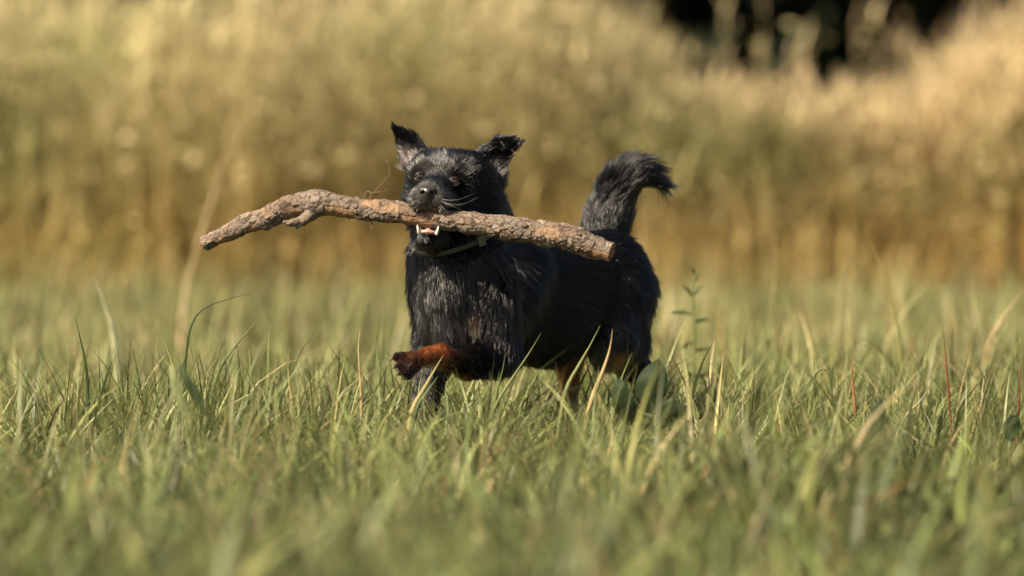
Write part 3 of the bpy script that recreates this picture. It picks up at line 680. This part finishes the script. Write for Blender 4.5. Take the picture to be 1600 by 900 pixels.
    def grow(r, n, fl, L, li, wild):
        wob = np.stack([vnoise(r, 38, 51), vnoise(r, 38, 52), vnoise(r, 38, 53)], 1) * 0.38 + np.stack([vnoise(r, 110, 54), vnoise(r, 110, 55), vnoise(r, 110, 56)], 1) * 0.22
        fl = nrm(fl) + wob + R.normal(0, wild, r.shape); li = np.clip(li * np.exp(R.normal(0, 0.25, len(li))) + 0.08 * vnoise(r, 60, 57), 0.05, 0.8)
        tg = nrm(fl - (fl * n).sum(1, keepdims=True) * n); li = li[:, None]
        d0 = nrm(tg * (1 - li) + n * (li + 0.12)); d1 = nrm(tg * (1 - li * 0.25) + n * li * 0.35 + np.array([0, 0, -0.14]))
        pts = [r - n * 0.001]; st = (L / (K - 1))[:, None]
        for k in range(1, K): pts.append(pts[-1] + st * nrm(lerp(d0, d1, (k - 0.5) / (K - 1))))
        return np.stack(pts, 1)
    NG, NH = 7000, 190000
    gr, gn, gf, gL, gl, gc, gb = sample(NG); G = grow(gr, gn, gf, gL * R.uniform(0.8, 1.25, NG), gl, 0.10)
    kd = kdtree.KDTree(NG)
    for i in range(NG): kd.insert(gr[i], i)
    kd.balance()
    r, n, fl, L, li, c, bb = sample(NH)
    near = np.array([kd.find(p)[1] for p in r])
    Lh = L * R.uniform(0.55, 1.2, NH) * (1 - 0.5 * bb); stray = R.random(NH) < 0.08
    H = grow(r, n, fl, Lh, li, 0.10 + 0.18 * stray[:, None])
    cl = (np.where(stray, 0.1, 0.85) * R.uniform(0.5, 1.1, NH))[:, None, None] * (ts ** 1.2)[None, :, None]
    sc = (Lh / gL[near])[:, None, None]
    Gc = gr[near][:, None] + (G[near] - gr[near][:, None]) * np.minimum(sc, 1.3)
    off = (r - gr[near])[:, None] * (1 - 0.75 * ts)[None, :, None]
    H = lerp(H, Gc + off, cl)
    # hairs lie against the stick, not through it
    hp = H.reshape(-1, 3); nearst = np.where((hp[:, 2] > P(0, 420, 10.7)[2]) & (hp[:, 1] < 10.85))[0]
    if len(nearst):
        SC = STICK_C[::4]; SR = STICK_R[::4]; dd = np.linalg.norm(hp[nearst][:, None] - SC[None], axis=2); j = dd.argmin(1); dm = dd.min(1)
        inn = dm < SR[j] * 0.98; ii = nearst[inn]; hp[ii] = SC[j[inn]] + nrm(hp[ii] - SC[j[inn]]) * (SR[j[inn]] * 0.98)[:, None]
        H = hp.reshape(H.shape)
    hc = bpy.data.hair_curves.new('fur'); hc.add_curves([K] * NH)
    hc.attributes['position'].data.foreach_set('vector', (H - base).astype(np.float32).ravel())
    rad = (0.00034 + 0.00016 * R.random((NH, 1))) * np.clip(Lh / 0.014, 0.55, 1.0)[:, None] * (1 - ts[None] ** 2 * 0.85)
    ra = hc.attributes.get('radius') or hc.attributes.new('radius', 'FLOAT', 'POINT'); ra.data.foreach_set('value', rad.astype(np.float32).ravel())
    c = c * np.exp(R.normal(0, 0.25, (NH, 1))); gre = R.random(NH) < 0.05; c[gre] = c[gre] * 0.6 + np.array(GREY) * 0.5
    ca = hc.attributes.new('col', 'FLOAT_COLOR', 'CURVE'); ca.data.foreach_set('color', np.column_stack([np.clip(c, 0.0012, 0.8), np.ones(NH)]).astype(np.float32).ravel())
    mh = bpy.data.materials.new('dog_fur'); mh.use_nodes = True; nn_, ll_ = mh.node_tree.nodes, mh.node_tree.links
    nn_.remove(nn_['Principled BSDF']); hb = nn_.new('ShaderNodeBsdfHairPrincipled'); hb.model = 'CHIANG'; hb.parametrization = 'COLOR'
    at = nn_.new('ShaderNodeAttribute'); at.attribute_name = 'col'; ll_.new(at.outputs['Color'], hb.inputs['Color'])
    hb.inputs['IOR'].default_value = 1.55; hb.inputs['Roughness'].default_value = 0.18; hb.inputs['Radial Roughness'].default_value = 0.35; hb.inputs['Coat'].default_value = 0.0; hb.inputs['Random Roughness'].default_value = 0.3
    ll_.new(hb.outputs[0], nn_['Material Output'].inputs['Surface']); hc.materials.append(mh)
    fo = bpy.data.objects.new('fur', hc); COL.objects.link(fo); fo.parent = body
    fo['label'] = 'long glossy black coat with rust and tan lower legs'

    # ---------------- eyes
    def ball(name, c, r, mat, par, sq=(1, 1, 1), nu=24, nw=16):
        u = np.linspace(0, math.pi, nw + 1); w_ = np.linspace(0, 2 * math.pi, nu, endpoint=False)
        vv = np.stack([np.outer(np.sin(u), np.cos(w_)), np.repeat(-np.cos(u)[:, None], nu, 1) * 1.0, np.outer(np.sin(u), np.sin(w_))], -1).reshape(-1, 3) * np.array(sq) * r + c
        i = np.arange((nw + 1) * nu).reshape(nw + 1, nu); f = np.stack([i[:-1], np.roll(i, -1, 1)[:-1], np.roll(i, -1, 1)[1:], i[1:]], -1).reshape(-1, 4)
        return mesh(name, vv, f, mat, par, c)
    M_EYE = plain('eyeball', (0.02, 0.012, 0.008), 0.04, coat=1.0); M_IRIS = plain('iris', (0.045, 0.018, 0.008), 0.06, coat=1.0, noise=0.3, nscale=900); M_PUP = plain('pupil', (0.003, 0.003, 0.003), 0.03, coat=1.0)
    M_LID = plain('eyelid', (0.012, 0.010, 0.010), 0.35)
    gaze = nrm(np.array([-0.25, -1, 0.05]))
    ER = 0.0128
    for e in EYES:
        eb = ball('eye', e, ER, M_EYE, root)
        gu = nrm(np.cross(gaze, [0, 0, 1])); gw = np.cross(gu, gaze); aa = np.linspace(0, 2 * math.pi, 24, endpoint=False)
        def disc(name, r0, off, mat):
            rings = []
            for s in (1.0, 0.66, 0.33):
                rr = r0 * s; rings.append(e + gaze * (math.sqrt(max(ER ** 2 - rr ** 2, 0)) + off) + rr * (np.cos(aa)[:, None] * gu + np.sin(aa)[:, None] * gw))
            vv = np.concatenate(rings + [[e + gaze * (ER + off)]]); i = np.arange(72).reshape(3, 24)
            f = np.stack([i[:-1], i[1:], np.roll(i, -1, 1)[1:], np.roll(i, -1, 1)[:-1]], -1).reshape(-1, 4); t3 = np.stack([i[-1], np.full(24, 72), np.roll(i[-1], -1)], -1)
            mesh(name, vv, [f, t3], mat, eb, e)
        disc('iris', 0.0088, 0.0003, M_IRIS); disc('pupil', 0.0044, 0.0006, M_PUP)
        # upper and lower lid
        for s, nm in ((1, 'upper_eyelid'), (-1, 'lower_eyelid')):
            a2 = np.linspace(0.0, math.pi, 18); vd = nrm(np.array([0, 0, CAM_H]) - e); lu = nrm(np.cross(vd, [0, 0, 1])); lw = np.cross(lu, vd)
            cc = e + vd * (0.0074 + 0.0036 * np.sin(a2))[:, None] + np.cos(a2)[:, None] * lu * 0.0112 + s * np.sin(a2)[:, None] * lw * (0.0074 if s > 0 else 0.0066)
            vv, ff, caps = tube(cc, 0.0010 + 0.0009 * np.sin(a2), 8); mesh(nm, vv, [ff] + caps, M_LID, root, e)
    # ---------------- nose leather with two nostrils
    keep = prims[:]; prims.clear()
    def nb(dx, dy, dz, r, dx2, dy2, dz2, r2, k=0.004, cut=False):
        prims.append(dict(g=('cone', NC + np.array([dx, dy, dz]) * PX * 0.9, NC + np.array([dx2, dy2, dz2]) * PX * 0.9, r * PX * 0.9, r2 * PX * 0.9), k=k, cut=cut))
    nb(-7, 0, 3, 8.0, 7, 0, 3, 8.0); nb(-4, 1, -5, 6.5, 4, 1, -5, 6.5); nb(0, -4, 1, 7, 0, -2, -9, 4)
    nb(-7.5, -9, 0.5, 3.3, -8.2, 2, 0, 2.8, 0.0012, True); nb(7.5, -9, 0.5, 3.3, 8.2, 2, 0, 2.8, 0.0012, True)
    nb(-11, -6, -3.5, 1.3, -15, -1, -3, 1.1, 0.0012, True); nb(11, -6, -3.5, 1.3, 15, -1, -3, 1.1, 0.0012, True); nb(0, -13, -2, 1.0, 0, -9, -13, 1.0, 0.0012, True)
    nv_, nq_ = polygonise(prims, 0.0008); prims.clear(); prims.extend(keep)
    M_NOSE = plain('nose_leather', (0.030, 0.027, 0.028), 0.38, coat=0.15, noise=0.35, nscale=700)
    mesh('nose', nv_, nq_, M_NOSE, root, NC)
    # ---------------- mouth
    M_TOOTH = plain('tooth', (0.82, 0.74, 0.62), 0.25, coat=0.3); M_GUM = plain('gum', (0.42, 0.24, 0.21), 0.3, coat=0.4, noise=0.15, nscale=300)
    def tooth(pl, w):
        cc, uu = resample(spline(np.array([P(*p) for p in pl]), 24), 12); t = np.linspace(0, 1, 12)
        vv, ff, caps = tube(cc, w * PX * (1 - t ** 1.7 * 0.9), 10); mesh('tooth', vv, [ff] + caps, M_TOOTH, root, cc[0])
    tooth([(655, 364, 10.695), (653, 357, 10.690), (652, 351, 10.692)], 2.7); tooth([(682, 366, 10.692), (684, 359, 10.687), (685, 353, 10.689)], 2.9)
    tooth([(653, 322, 10.705), (652, 327, 10.702), (651, 331, 10.702)], 2.2); tooth([(686, 324, 10.702), (687, 330, 10.697), (688, 334, 10.698)], 2.4)
    cc = np.array([P(656, 362, 10.700), P(662, 362, 10.690), P(668, 362, 10.688), P(675, 363, 10.689), P(681, 364, 10.697)]); vv, ff, caps = tube(resample(cc, 20)[0], np.full(20, 3.0 * PX), 12); mesh('lower_gum', vv, [ff] + caps, M_GUM, root, cc[2])
    cc = np.array([P(674, 364, 10.76), P(670, 362, 10.72), P(668, 362, 10.702)]); vv, ff, caps = tube(resample(cc, 16)[0], np.linspace(9, 5, 16) * PX, 14); mesh('tongue', vv, [ff] + caps, M_GUM, root, cc[1])
    # ---------------- whiskers
    M_WH = plain('whisker', (0.40, 0.38, 0.36), 0.35)
    for a, b, c_ in [((690, 312), (715, 312), (742, 302)), ((690, 315), (718, 320), (748, 308)), ((688, 320), (700, 334), (708, 347)), ((686, 322), (694, 336), (697, 349)), ((692, 317), (712, 324), (730, 333)), ((650, 314), (640, 312), (630, 306)), ((650, 318), (638, 320), (628, 314)), ((652, 322), (642, 328), (634, 330)), ((712, 262), (722, 252), (735, 246))]:
        p0, p1, p2 = P(*a, 10.698), P(*b, 10.70), P(*c_, 10.72); h0, _ = hit(*a); p0 = h0; p1[1] = min(p1[1], h0[1] - 0.004)
        cc, uu = resample(spline(np.array([p0, p1, p2]), 20), 10); vv, ff, caps = tube(cc, np.linspace(0.00026, 0.00010, 10), 5); mesh('whisker', vv, [ff] + caps, M_WH, root, p0)
    # ---------------- claws on the lifted paw
    M_CLAW = plain('claw', (0.03, 0.024, 0.02), 0.35)
    for dx, dy, dz in TOES:
        x, z, y = 626 + dx, 570 + dz, 10.641 + dy
        cc = np.array([P(x - 2, z, y), P(x - 7, z + 1, y - 0.003), P(x - 10, z + 5, y - 0.004)]); vv, ff, caps = tube(resample(spline(cc, 12), 8)[0], np.linspace(2.2, 0.5, 8) * PX, 8); mesh('claw', vv, [ff] + caps, M_CLAW, root, cc[0])
    # ---------------- collar round the neck
    M_COL = plain('collar_webbing', (0.085, 0.085, 0.072), 0.6, noise=0.2, nscale=500)
    cn = P(722, 361, 10.868); axn = nrm(np.array([-0.26, -0.34, 1.0])); ux = nrm(np.cross([0, 1, 0], axn)); uy = np.cross(axn, ux)
    aa = np.linspace(0, 2 * math.pi, 72, endpoint=False); rr = []
    for a in aa:
        d = math.cos(a) * ux + math.sin(a) * uy; h = bvh.ray_cast(Vector(cn), Vector(d)); rr.append((h[3] if h[0] is not None else 0.085))
    rr = np.array(rr); rr = np.minimum(rr, 0.105)
    for _ in range(10): rr = np.maximum(rr, 0.5 * (np.roll(rr, 1) + np.roll(rr, -1)))
    rr = rr + 0.004
    D = np.cos(aa)[:, None] * ux + np.sin(aa)[:, None] * uy; hw = 0.0052
    rings = [cn + D * (rr + o)[:, None] + axn * z for o, z in ((0, -hw), (0.003, -hw * 0.8), (0.003, hw * 0.8), (0, hw), (-0.002, hw * 0.8), (-0.002, -hw * 0.8))]
    vv = np.stack(rings, 1).reshape(-1, 3); i = np.arange(72 * 6).reshape(72, 6); ff = np.stack([i, np.roll(i, -1, 0), np.roll(np.roll(i, -1, 0), -1, 1), np.roll(i, -1, 1)], -1).reshape(-1, 4)
    co = mesh('collar', vv, ff, M_COL, root, cn); co['label'] = 'grey webbing collar under the chin'
    j = int(np.argmin(np.linalg.norm(cn + D * rr[:, None] - P(752, 374, 10.78), axis=1))); p0 = cn + D[j] * (rr[j] + 0.004)
    t_ = nrm(np.cross(axn, D[j])); bx = np.array([[sx, sy, sz] for sx in (-1, 1) for sy in (-1, 1) for sz in (-1, 1)]) * np.array([0.007, 0.003, 0.009])
    vv = p0 + bx[:, :1] * t_ + bx[:, 1:2] * D[j] + bx[:, 2:] * axn
    mesh('buckle', vv, np.array([[0, 1, 3, 2], [4, 6, 7, 5], [0, 4, 5, 1], [2, 3, 7, 6], [0, 2, 6, 4], [1, 5, 7, 3]]), plain('buckle_plastic', (0.16, 0.16, 0.14), 0.45), co, p0, smooth=False)
build_dog()

# ------------------------------------------------------------------ single blades, stems and leafy plants one can pick out
def blade(pix, Y, wpx, col, label, name='grass_blade', cat='grass blade', group='single grass blades above the turf', lean=0.0, Yt=None):
    """pix: photo points from tip down; the blade goes on to its root in the soil"""
    s = Y / 11.0; Yt = Y if Yt is None else Yt
    ys = np.linspace(Yt, Y, len(pix)); pts = [P(a, b, y) for (a, b), y in zip(pix, ys)]
    d = nrm(pts[-1] - pts[-2]); d[1] = 0; d = nrm(d * np.array([0.5, 0, 1]) + np.array([0, 0, -0.35])); l = (pts[-1][2] + 0.015) / max(-d[2], 0.3)
    pts.append(pts[-1] + d * l * 0.5); pts.append(pts[-1] + d * l * 0.5)
    c, u = resample(spline(np.array(pts), 60), 22); t = u / u[-1]
    T = nrm(np.gradient(c, axis=0)); side = nrm(np.cross(T, np.array([0.15, 1.0, 0.1]))); nb = nrm(np.cross(side, T))
    w = 0.38 * wpx * PX * s * np.clip(0.06 + 2.4 * t, 0, 1) * np.where(t > 0.6, 1 - 0.35 * (t - 0.6) / 0.4, 1)
    k = nb * (w * 0.35)[:, None]; th = nb * 0.00025
    v = np.stack([c - side * w[:, None] + k, c, c + side * w[:, None] + k, c + side * w[:, None] + k + th, c + th, c - side * w[:, None] + k + th], 1).reshape(-1, 3)
    i = np.arange(22 * 6).reshape(22, 6); f = np.stack([i[:-1], i[1:], np.roll(i, -1, 1)[1:], np.roll(i, -1, 1)[:-1]], -1).reshape(-1, 4)
    cc = np.array(col)[None] * (1 + 0.25 * vnoise(np.stack([u, u], 1), 40, int(pix[0][0])))[:, None]
    o = mesh(name, v, f, M_GRASS, None, c[-1], attrs={'col': np.repeat(cc, 6, 0)}); return tag(o, label, cat, group)
G1, G2, ST, DK, RD = (0.15, 0.19, 0.06), (0.21, 0.23, 0.09), (0.46, 0.35, 0.18), (0.05, 0.075, 0.028), (0.22, 0.08, 0.04)
blade([(396, 459), (372, 463), (345, 471), (316, 483), (298, 510), (290, 560)], 11.1, 5, DK, 'dark thin blade bent flat to the right above the left tuft')
blade([(409, 491), (388, 517), (362, 548), (338, 590)], 11.0, 6, G1, 'green blade leaning right at the right edge of the left tuft')
blade([(117, 494), (124, 525), (132, 560), (136, 600)], 10.9, 7, DK, 'short dark upright blade in the left tuft')
blade([(845, 521), (826, 553), (800, 592), (772, 640)], 10.55, 6, G2, 'long pale green blade slanting up in front of the dog\'s belly')
blade([(789, 554), (786, 575), (778, 606), (772, 640)], 10.6, 7, G1, 'short wide green blade in front of the dog\'s lifted elbow')
blade([(938, 508), (922, 540), (905, 570), (884, 612)], 10.5, 9, G2, 'wide green blade leaning right before the dog\'s hind leg')
blade([(957, 514), (953, 545), (942, 580), (920, 640)], 10.45, 11, ST, 'wide straw coloured blade upright before the dog\'s hind leg')
blade([(692, 556), (678, 580), (660, 612), (645, 640)], 10.5, 11, (0.36, 0.31, 0.14), 'yellowish blade crossing the dog\'s rust coloured wrist')
blade([(684, 588), (668, 612), (650, 640)], 10.5, 12, (0.12, 0.17, 0.08), 'broad bluish green blade below the dog\'s rust coloured wrist')
blade([(1352, 357), (1365, 388), (1382, 430), (1398, 480)], 12.3, 5, (0.27, 0.27, 0.09), 'tall thin pale blade reaching highest on the right side')
blade([(1473, 504), (1478, 560), (1483, 620), (1488, 690)], 10.5, 5, RD, 'reddish dry stem standing upright at the right', 'dry_stem', 'stem', 'dry stems in the turf')
blade([(1593, 540), (1594, 590), (1592, 640), (1590, 680)], 10.4, 5, RD, 'reddish dry stem at the right edge of the picture', 'dry_stem', 'stem', 'dry stems in the turf')
blade([(380, 140), (362, 210), (338, 290), (310, 380), (292, 450)], 16.5, 7, (0.46, 0.36, 0.19), 'very tall blurred straw stalk rising above the stick\'s left end', 'dry_stem', 'stem', 'dry stems in the turf')
blade([(146, 432), (156, 458), (168, 490), (176, 520)], 12.6, 14, (0.40, 0.40, 0.24), 'wide pale blurred blade behind the left tuft')
blade([(1000, 312), (1004, 350), (1002, 395), (1000, 450)], 16.0, 8, ST, 'blurred straw stem right behind the dog\'s tail', 'dry_stem', 'stem', 'dry stems in the turf')
blade([(1335, 372), (1326, 410), (1316, 450), (1310, 500)], 14.5, 9, (0.34, 0.30, 0.14), 'blurred pale blade left of the tall thin one')
blade([(1598, 450), (1580, 480), (1560, 510), (1545, 540)], 13.0, 9, ST, 'blurred straw blade leaning in from the right edge')
blade([(1600, 797), (1560, 805), (1515, 818), (1475, 832), (1450, 850)], 8.0, 9, (0.46, 0.40, 0.22), 'bright straw blade bent low in the right foreground')
blade([(1640, 780), (1600, 800), (1560, 812), (1535, 818)], 7.6, 8, (0.42, 0.36, 0.2), 'pale straw blade lying across the lower right edge')
blade([(600, 740), (620, 770), (640, 810)], 8.3, 11, (0.32, 0.30, 0.18), 'pale blurred blade in the foreground below the dog\'s front paw')
blade([(1222, 690), (1214, 730), (1196, 790), (1170, 850)], 7.6, 13, (0.30, 0.28, 0.15), 'long blurred pale blade in the right foreground')
blade([(1210, 370), (1212, 410), (1210, 450), (1208, 500)], 14.0, 7, (0.30, 0.27, 0.12), 'blurred upright stem behind the small leafy plant', 'dry_stem', 'stem', 'dry stems in the turf')
blade([(1330, 545), (1332, 590), (1336, 640), (1340, 680)], 10.7, 6, (0.36, 0.16, 0.07), 'thin rusty stem among the grass right of the dog', 'dry_stem', 'stem', 'dry stems in the turf')
blade([(1250, 640), (1262, 600), (1290, 575), (1300, 620)], 10.9, 6, G2, 'arching green blade right of the dog')
blade([(1455, 600), (1440, 625), (1420, 645), (1405, 670)], 10.5, 7, (0.40, 0.36, 0.22), 'pale blade leaning left of the reddish stem')
blade([(565, 500), (560, 540), (562, 580), (564, 620)], 10.9, 6, ST, 'straw blade upright left of the dog\'s chest')
blade([(452, 545), (450, 570), (452, 600), (456, 630)], 10.9, 7, (0.33, 0.30, 0.13), 'yellowish upright blade between the left tuft and the dog')
blade([(600, 470), (598, 510), (594, 560), (596, 600)], 12.2, 9, G2, 'blurred green blade close behind the dog\'s chest')

def tuft(px, Y, n, hlo, hhi, spread, label, wts=(4, 5, 4, 2, 1, 0.2)):
    c0 = P(px, 700, Y); base = np.column_stack([c0[0] + R.normal(0, spread, n), Y + R.normal(0, spread, n), np.full(n, -0.012)])
    az = np.arctan2(base[:, 1] - Y, base[:, 0] - c0[0]) + R.normal(0, 0.7, n)
    v, f, t = ribbons(base, R.uniform(hlo, hhi, n), R.uniform(0.003, 0.006, n), az, np.abs(R.normal(0.05, 0.15, n)), np.abs(R.normal(0.55, 0.45, n)), 7, R.normal(0, 0.6, n))
    c = np.repeat(palette(n, GREENS, wts), 16, 0)
    o = mesh('grass_tuft', v, f, M_GRASS, None, (c0[0], Y, 0), attrs={'col': c}); tag(o, label, 'grass tuft', 'taller tufts in the meadow')
for a in [(35, 10.75, 42, 0.14, 0.25, 0.05, 'grass tuft at the far left edge'), (130, 10.9, 60, 0.16, 0.30, 0.06, 'green grass tuft around the short dark blade on the left'), (215, 10.95, 70, 0.17, 0.31, 0.06, 'tallest dense green tuft in the left middle'),
          (300, 11.0, 64, 0.17, 0.31, 0.06, 'green tuft below the stick\'s left end'), (372, 11.0, 50, 0.16, 0.29, 0.05, 'green tuft with blades leaning right, left of the dog'), (520, 11.2, 34, 0.14, 0.24, 0.035, 'sparse tuft halfway between left tufts and dog', ),
          (730, 10.5, 30, 0.10, 0.17, 0.03, 'low tuft in front of the dog\'s lifted paw'), (900, 10.45, 36, 0.11, 0.19, 0.05, 'tuft in front of the dog\'s belly and hind leg', ), (1130, 10.7, 40, 0.12, 0.22, 0.035, 'tuft just right of the dog'), (1290, 10.9, 44, 0.13, 0.25, 0.07, 'grass tuft around the thin rusty stem'), (1440, 10.7, 44, 0.13, 0.25, 0.07, 'grass tuft left of the reddish stem'), (1560, 10.6, 40, 0.13, 0.25, 0.06, 'grass tuft near the right edge')]:
    tuft(*a)

def leaf_mesh(c, w, parent, col, origin, cup=0.25, seg=14):
    """broad leaf along centre line c (tip last) with a midrib fold"""
    c, u = resample(spline(np.array(c), 40), seg); t = u / u[-1]; T = nrm(np.gradient(c, axis=0))
    side = nrm(np.cross(T, np.array([0.2, 1.0, 0.25]))); nb = nrm(np.cross(side, T)); hw = w * 0.5 * np.sin(np.pi * np.clip(0.04 + 0.96 * t, 0, 1)) ** 0.7
    row = []
    for s in np.linspace(-1, 1, 7): row.append(c + side * (hw * s)[:, None] + nb * (hw * cup * abs(s) + 0.0012 * np.sin(u * 160 + s * 4))[:, None])
    v = np.stack(row, 1); th = nb[:, None] * 0.0004; v = np.concatenate([v, v + th], 1).reshape(-1, 3)
    i = np.arange(seg * 14).reshape(seg, 14); f = [np.stack([i[:-1, a], i[1:, a], i[1:, a + 1], i[:-1, a + 1]], -1) for a in range(6)] + [np.stack([i[:-1, 7 + a + 1], i[1:, 7 + a + 1], i[1:, 7 + a], i[:-1, 7 + a]], -1) for a in range(6)]
    cc = np.array(col)[None] * (1 + 0.3 * vnoise(v, 60, 3))[:, None]
    return mesh('leaf', v, np.concatenate(f), M_LEAF, parent, origin, attrs={'col': cc})
def broadleaf(px, Y, leaves, label, cat='plant', name='broadleaf_plant'):
    b = P(px, 700, Y); b[2] = 0; root = empty(name, b); tag(root, label, cat, 'broad leaved plants in the turf')
    for pl, w, col in leaves:
        pts = [b + R.normal(0, 0.004, 3) * np.array([1, 1, 0])] + [P(x, y, Y + dy) for x, y, dy in pl]
        st = np.array([pts[0], lerp(pts[0], pts[1], 0.5) + np.array([0.003, 0, 0]), pts[1]]); vv, ff, caps = tube(resample(spline(st, 12), 8)[0], np.full(8, 0.0016), 6)
        lf = leaf_mesh(pts[1:], w * PX * Y / 11, root, col, pts[1]); mesh('stalk', vv, [ff] + caps, M_STALK, lf, pts[1])
M_STALK = plain('stalk', (0.13, 0.15, 0.05), 0.5)
broadleaf(1010, 10.36, [([(1010, 645, 0), (1014, 618, -0.01), (1022, 588, -0.01), (1030, 560, 0.01)], 50, (0.020, 0.036, 0.011)), ([(985, 665, 0), (975, 635, -0.02), (968, 608, -0.02), (966, 590, -0.01)], 36, (0.024, 0.040, 0.014)), ([(1030, 668, 0), (1044, 645, -0.02), (1052, 620, -0.02)], 34, (0.022, 0.038, 0.013)), ([(1000, 672, -0.03), (1010, 660, -0.06), (1020, 650, -0.09)], 30, (0.12, 0.15, 0.06))], 'broad dark green dock plant in front of the dog\'s rear paw')
broadleaf(1365, 10.0, [([(1362, 705, 0), (1366, 670, -0.01), (1374, 640, 0), (1378, 622, 0.01)], 28, (0.022, 0.038, 0.014)), ([(1350, 715, 0), (1346, 695, -0.02), (1340, 680, -0.03)], 24, (0.07, 0.10, 0.04))], 'narrow dark upright leaf below the rusty stem at the right')
broadleaf(300, 9.7, [([(322, 650, 0), (306, 620, 0), (290, 592, 0), (278, 570, 0.01)], 16, (0.06, 0.085, 0.035)), ([(296, 655, 0), (280, 625, 0), (270, 590, 0), (264, 565, 0.01)], 16, (0.20, 0.22, 0.10))], 'pair of blurred leaves, one pale and one dark, before the left tuft')
broadleaf(1575, 10.0, [([(1578, 690, 0), (1582, 665, 0), (1590, 648, 0)], 28, (0.03, 0.05, 0.02))], 'small dark leaf low at the right edge')
broadleaf(1265, 10.4, [([(1262, 690, 0), (1272, 668, -0.02), (1290, 655, -0.02)], 22, (0.06, 0.09, 0.03)), ([(1250, 690, 0), (1238, 668, -0.02), (1226, 660, -0.02)], 22, (0.08, 0.11, 0.04))], 'low pair of small green leaves right of the dock plant')
broadleaf(865, 10.2, [([(866, 745, 0), (872, 720, -0.02), (884, 700, -0.02)], 30, (0.05, 0.07, 0.028)), ([(850, 748, 0), (838, 728, -0.02), (826, 715, -0.02)], 26, (0.08, 0.10, 0.04))], 'low dark leaves in the grass below the dog\'s belly')
broadleaf(755, 9.6, [([(752, 740, 0), (748, 715, -0.02), (740, 700, -0.03)], 26, (0.06, 0.08, 0.03))], 'single small dark leaf below the dog\'s lifted paw')

def weed():
    Y = 12.3; b = P(1085, 700, Y); b[2] = 0; root = empty('weed', b); tag(root, 'slender weed with small opposite leaves right behind the dog', 'plant')
    st = np.array([b, P(1084, 590, Y), P(1086, 520, Y), P(1082, 465, Y), P(1088, 428, Y)]); c, u = resample(spline(st, 40), 26)
    vv, ff, caps = tube(c, np.linspace(0.0042, 0.0018, 26), 7); mesh('stem', vv, [ff] + caps, M_STALK, root, b)
    for x0, y0, x1, y1, w in [(1083, 492, 1046, 489, 9), (1085, 505, 1110, 500, 10), (1082, 465, 1068, 448, 7), (1085, 462, 1100, 445, 7), (1086, 440, 1096, 425, 6), (1084, 535, 1062, 548, 9), (1086, 550, 1112, 545, 9), (1085, 585, 1058, 592, 10), (1085, 590, 1118, 585, 10), (1087, 430, 1080, 418, 5)]:
        p0, p1 = P(x0, y0, Y), P(x1, y1, Y + R.uniform(-0.02, 0.02)); leaf_mesh([p0, lerp(p0, p1, 0.5) + np.array([0, 0, 0.004]), p1], 0.85 * w * PX, root, (0.17, 0.19, 0.075), p0, seg=8)
weed()
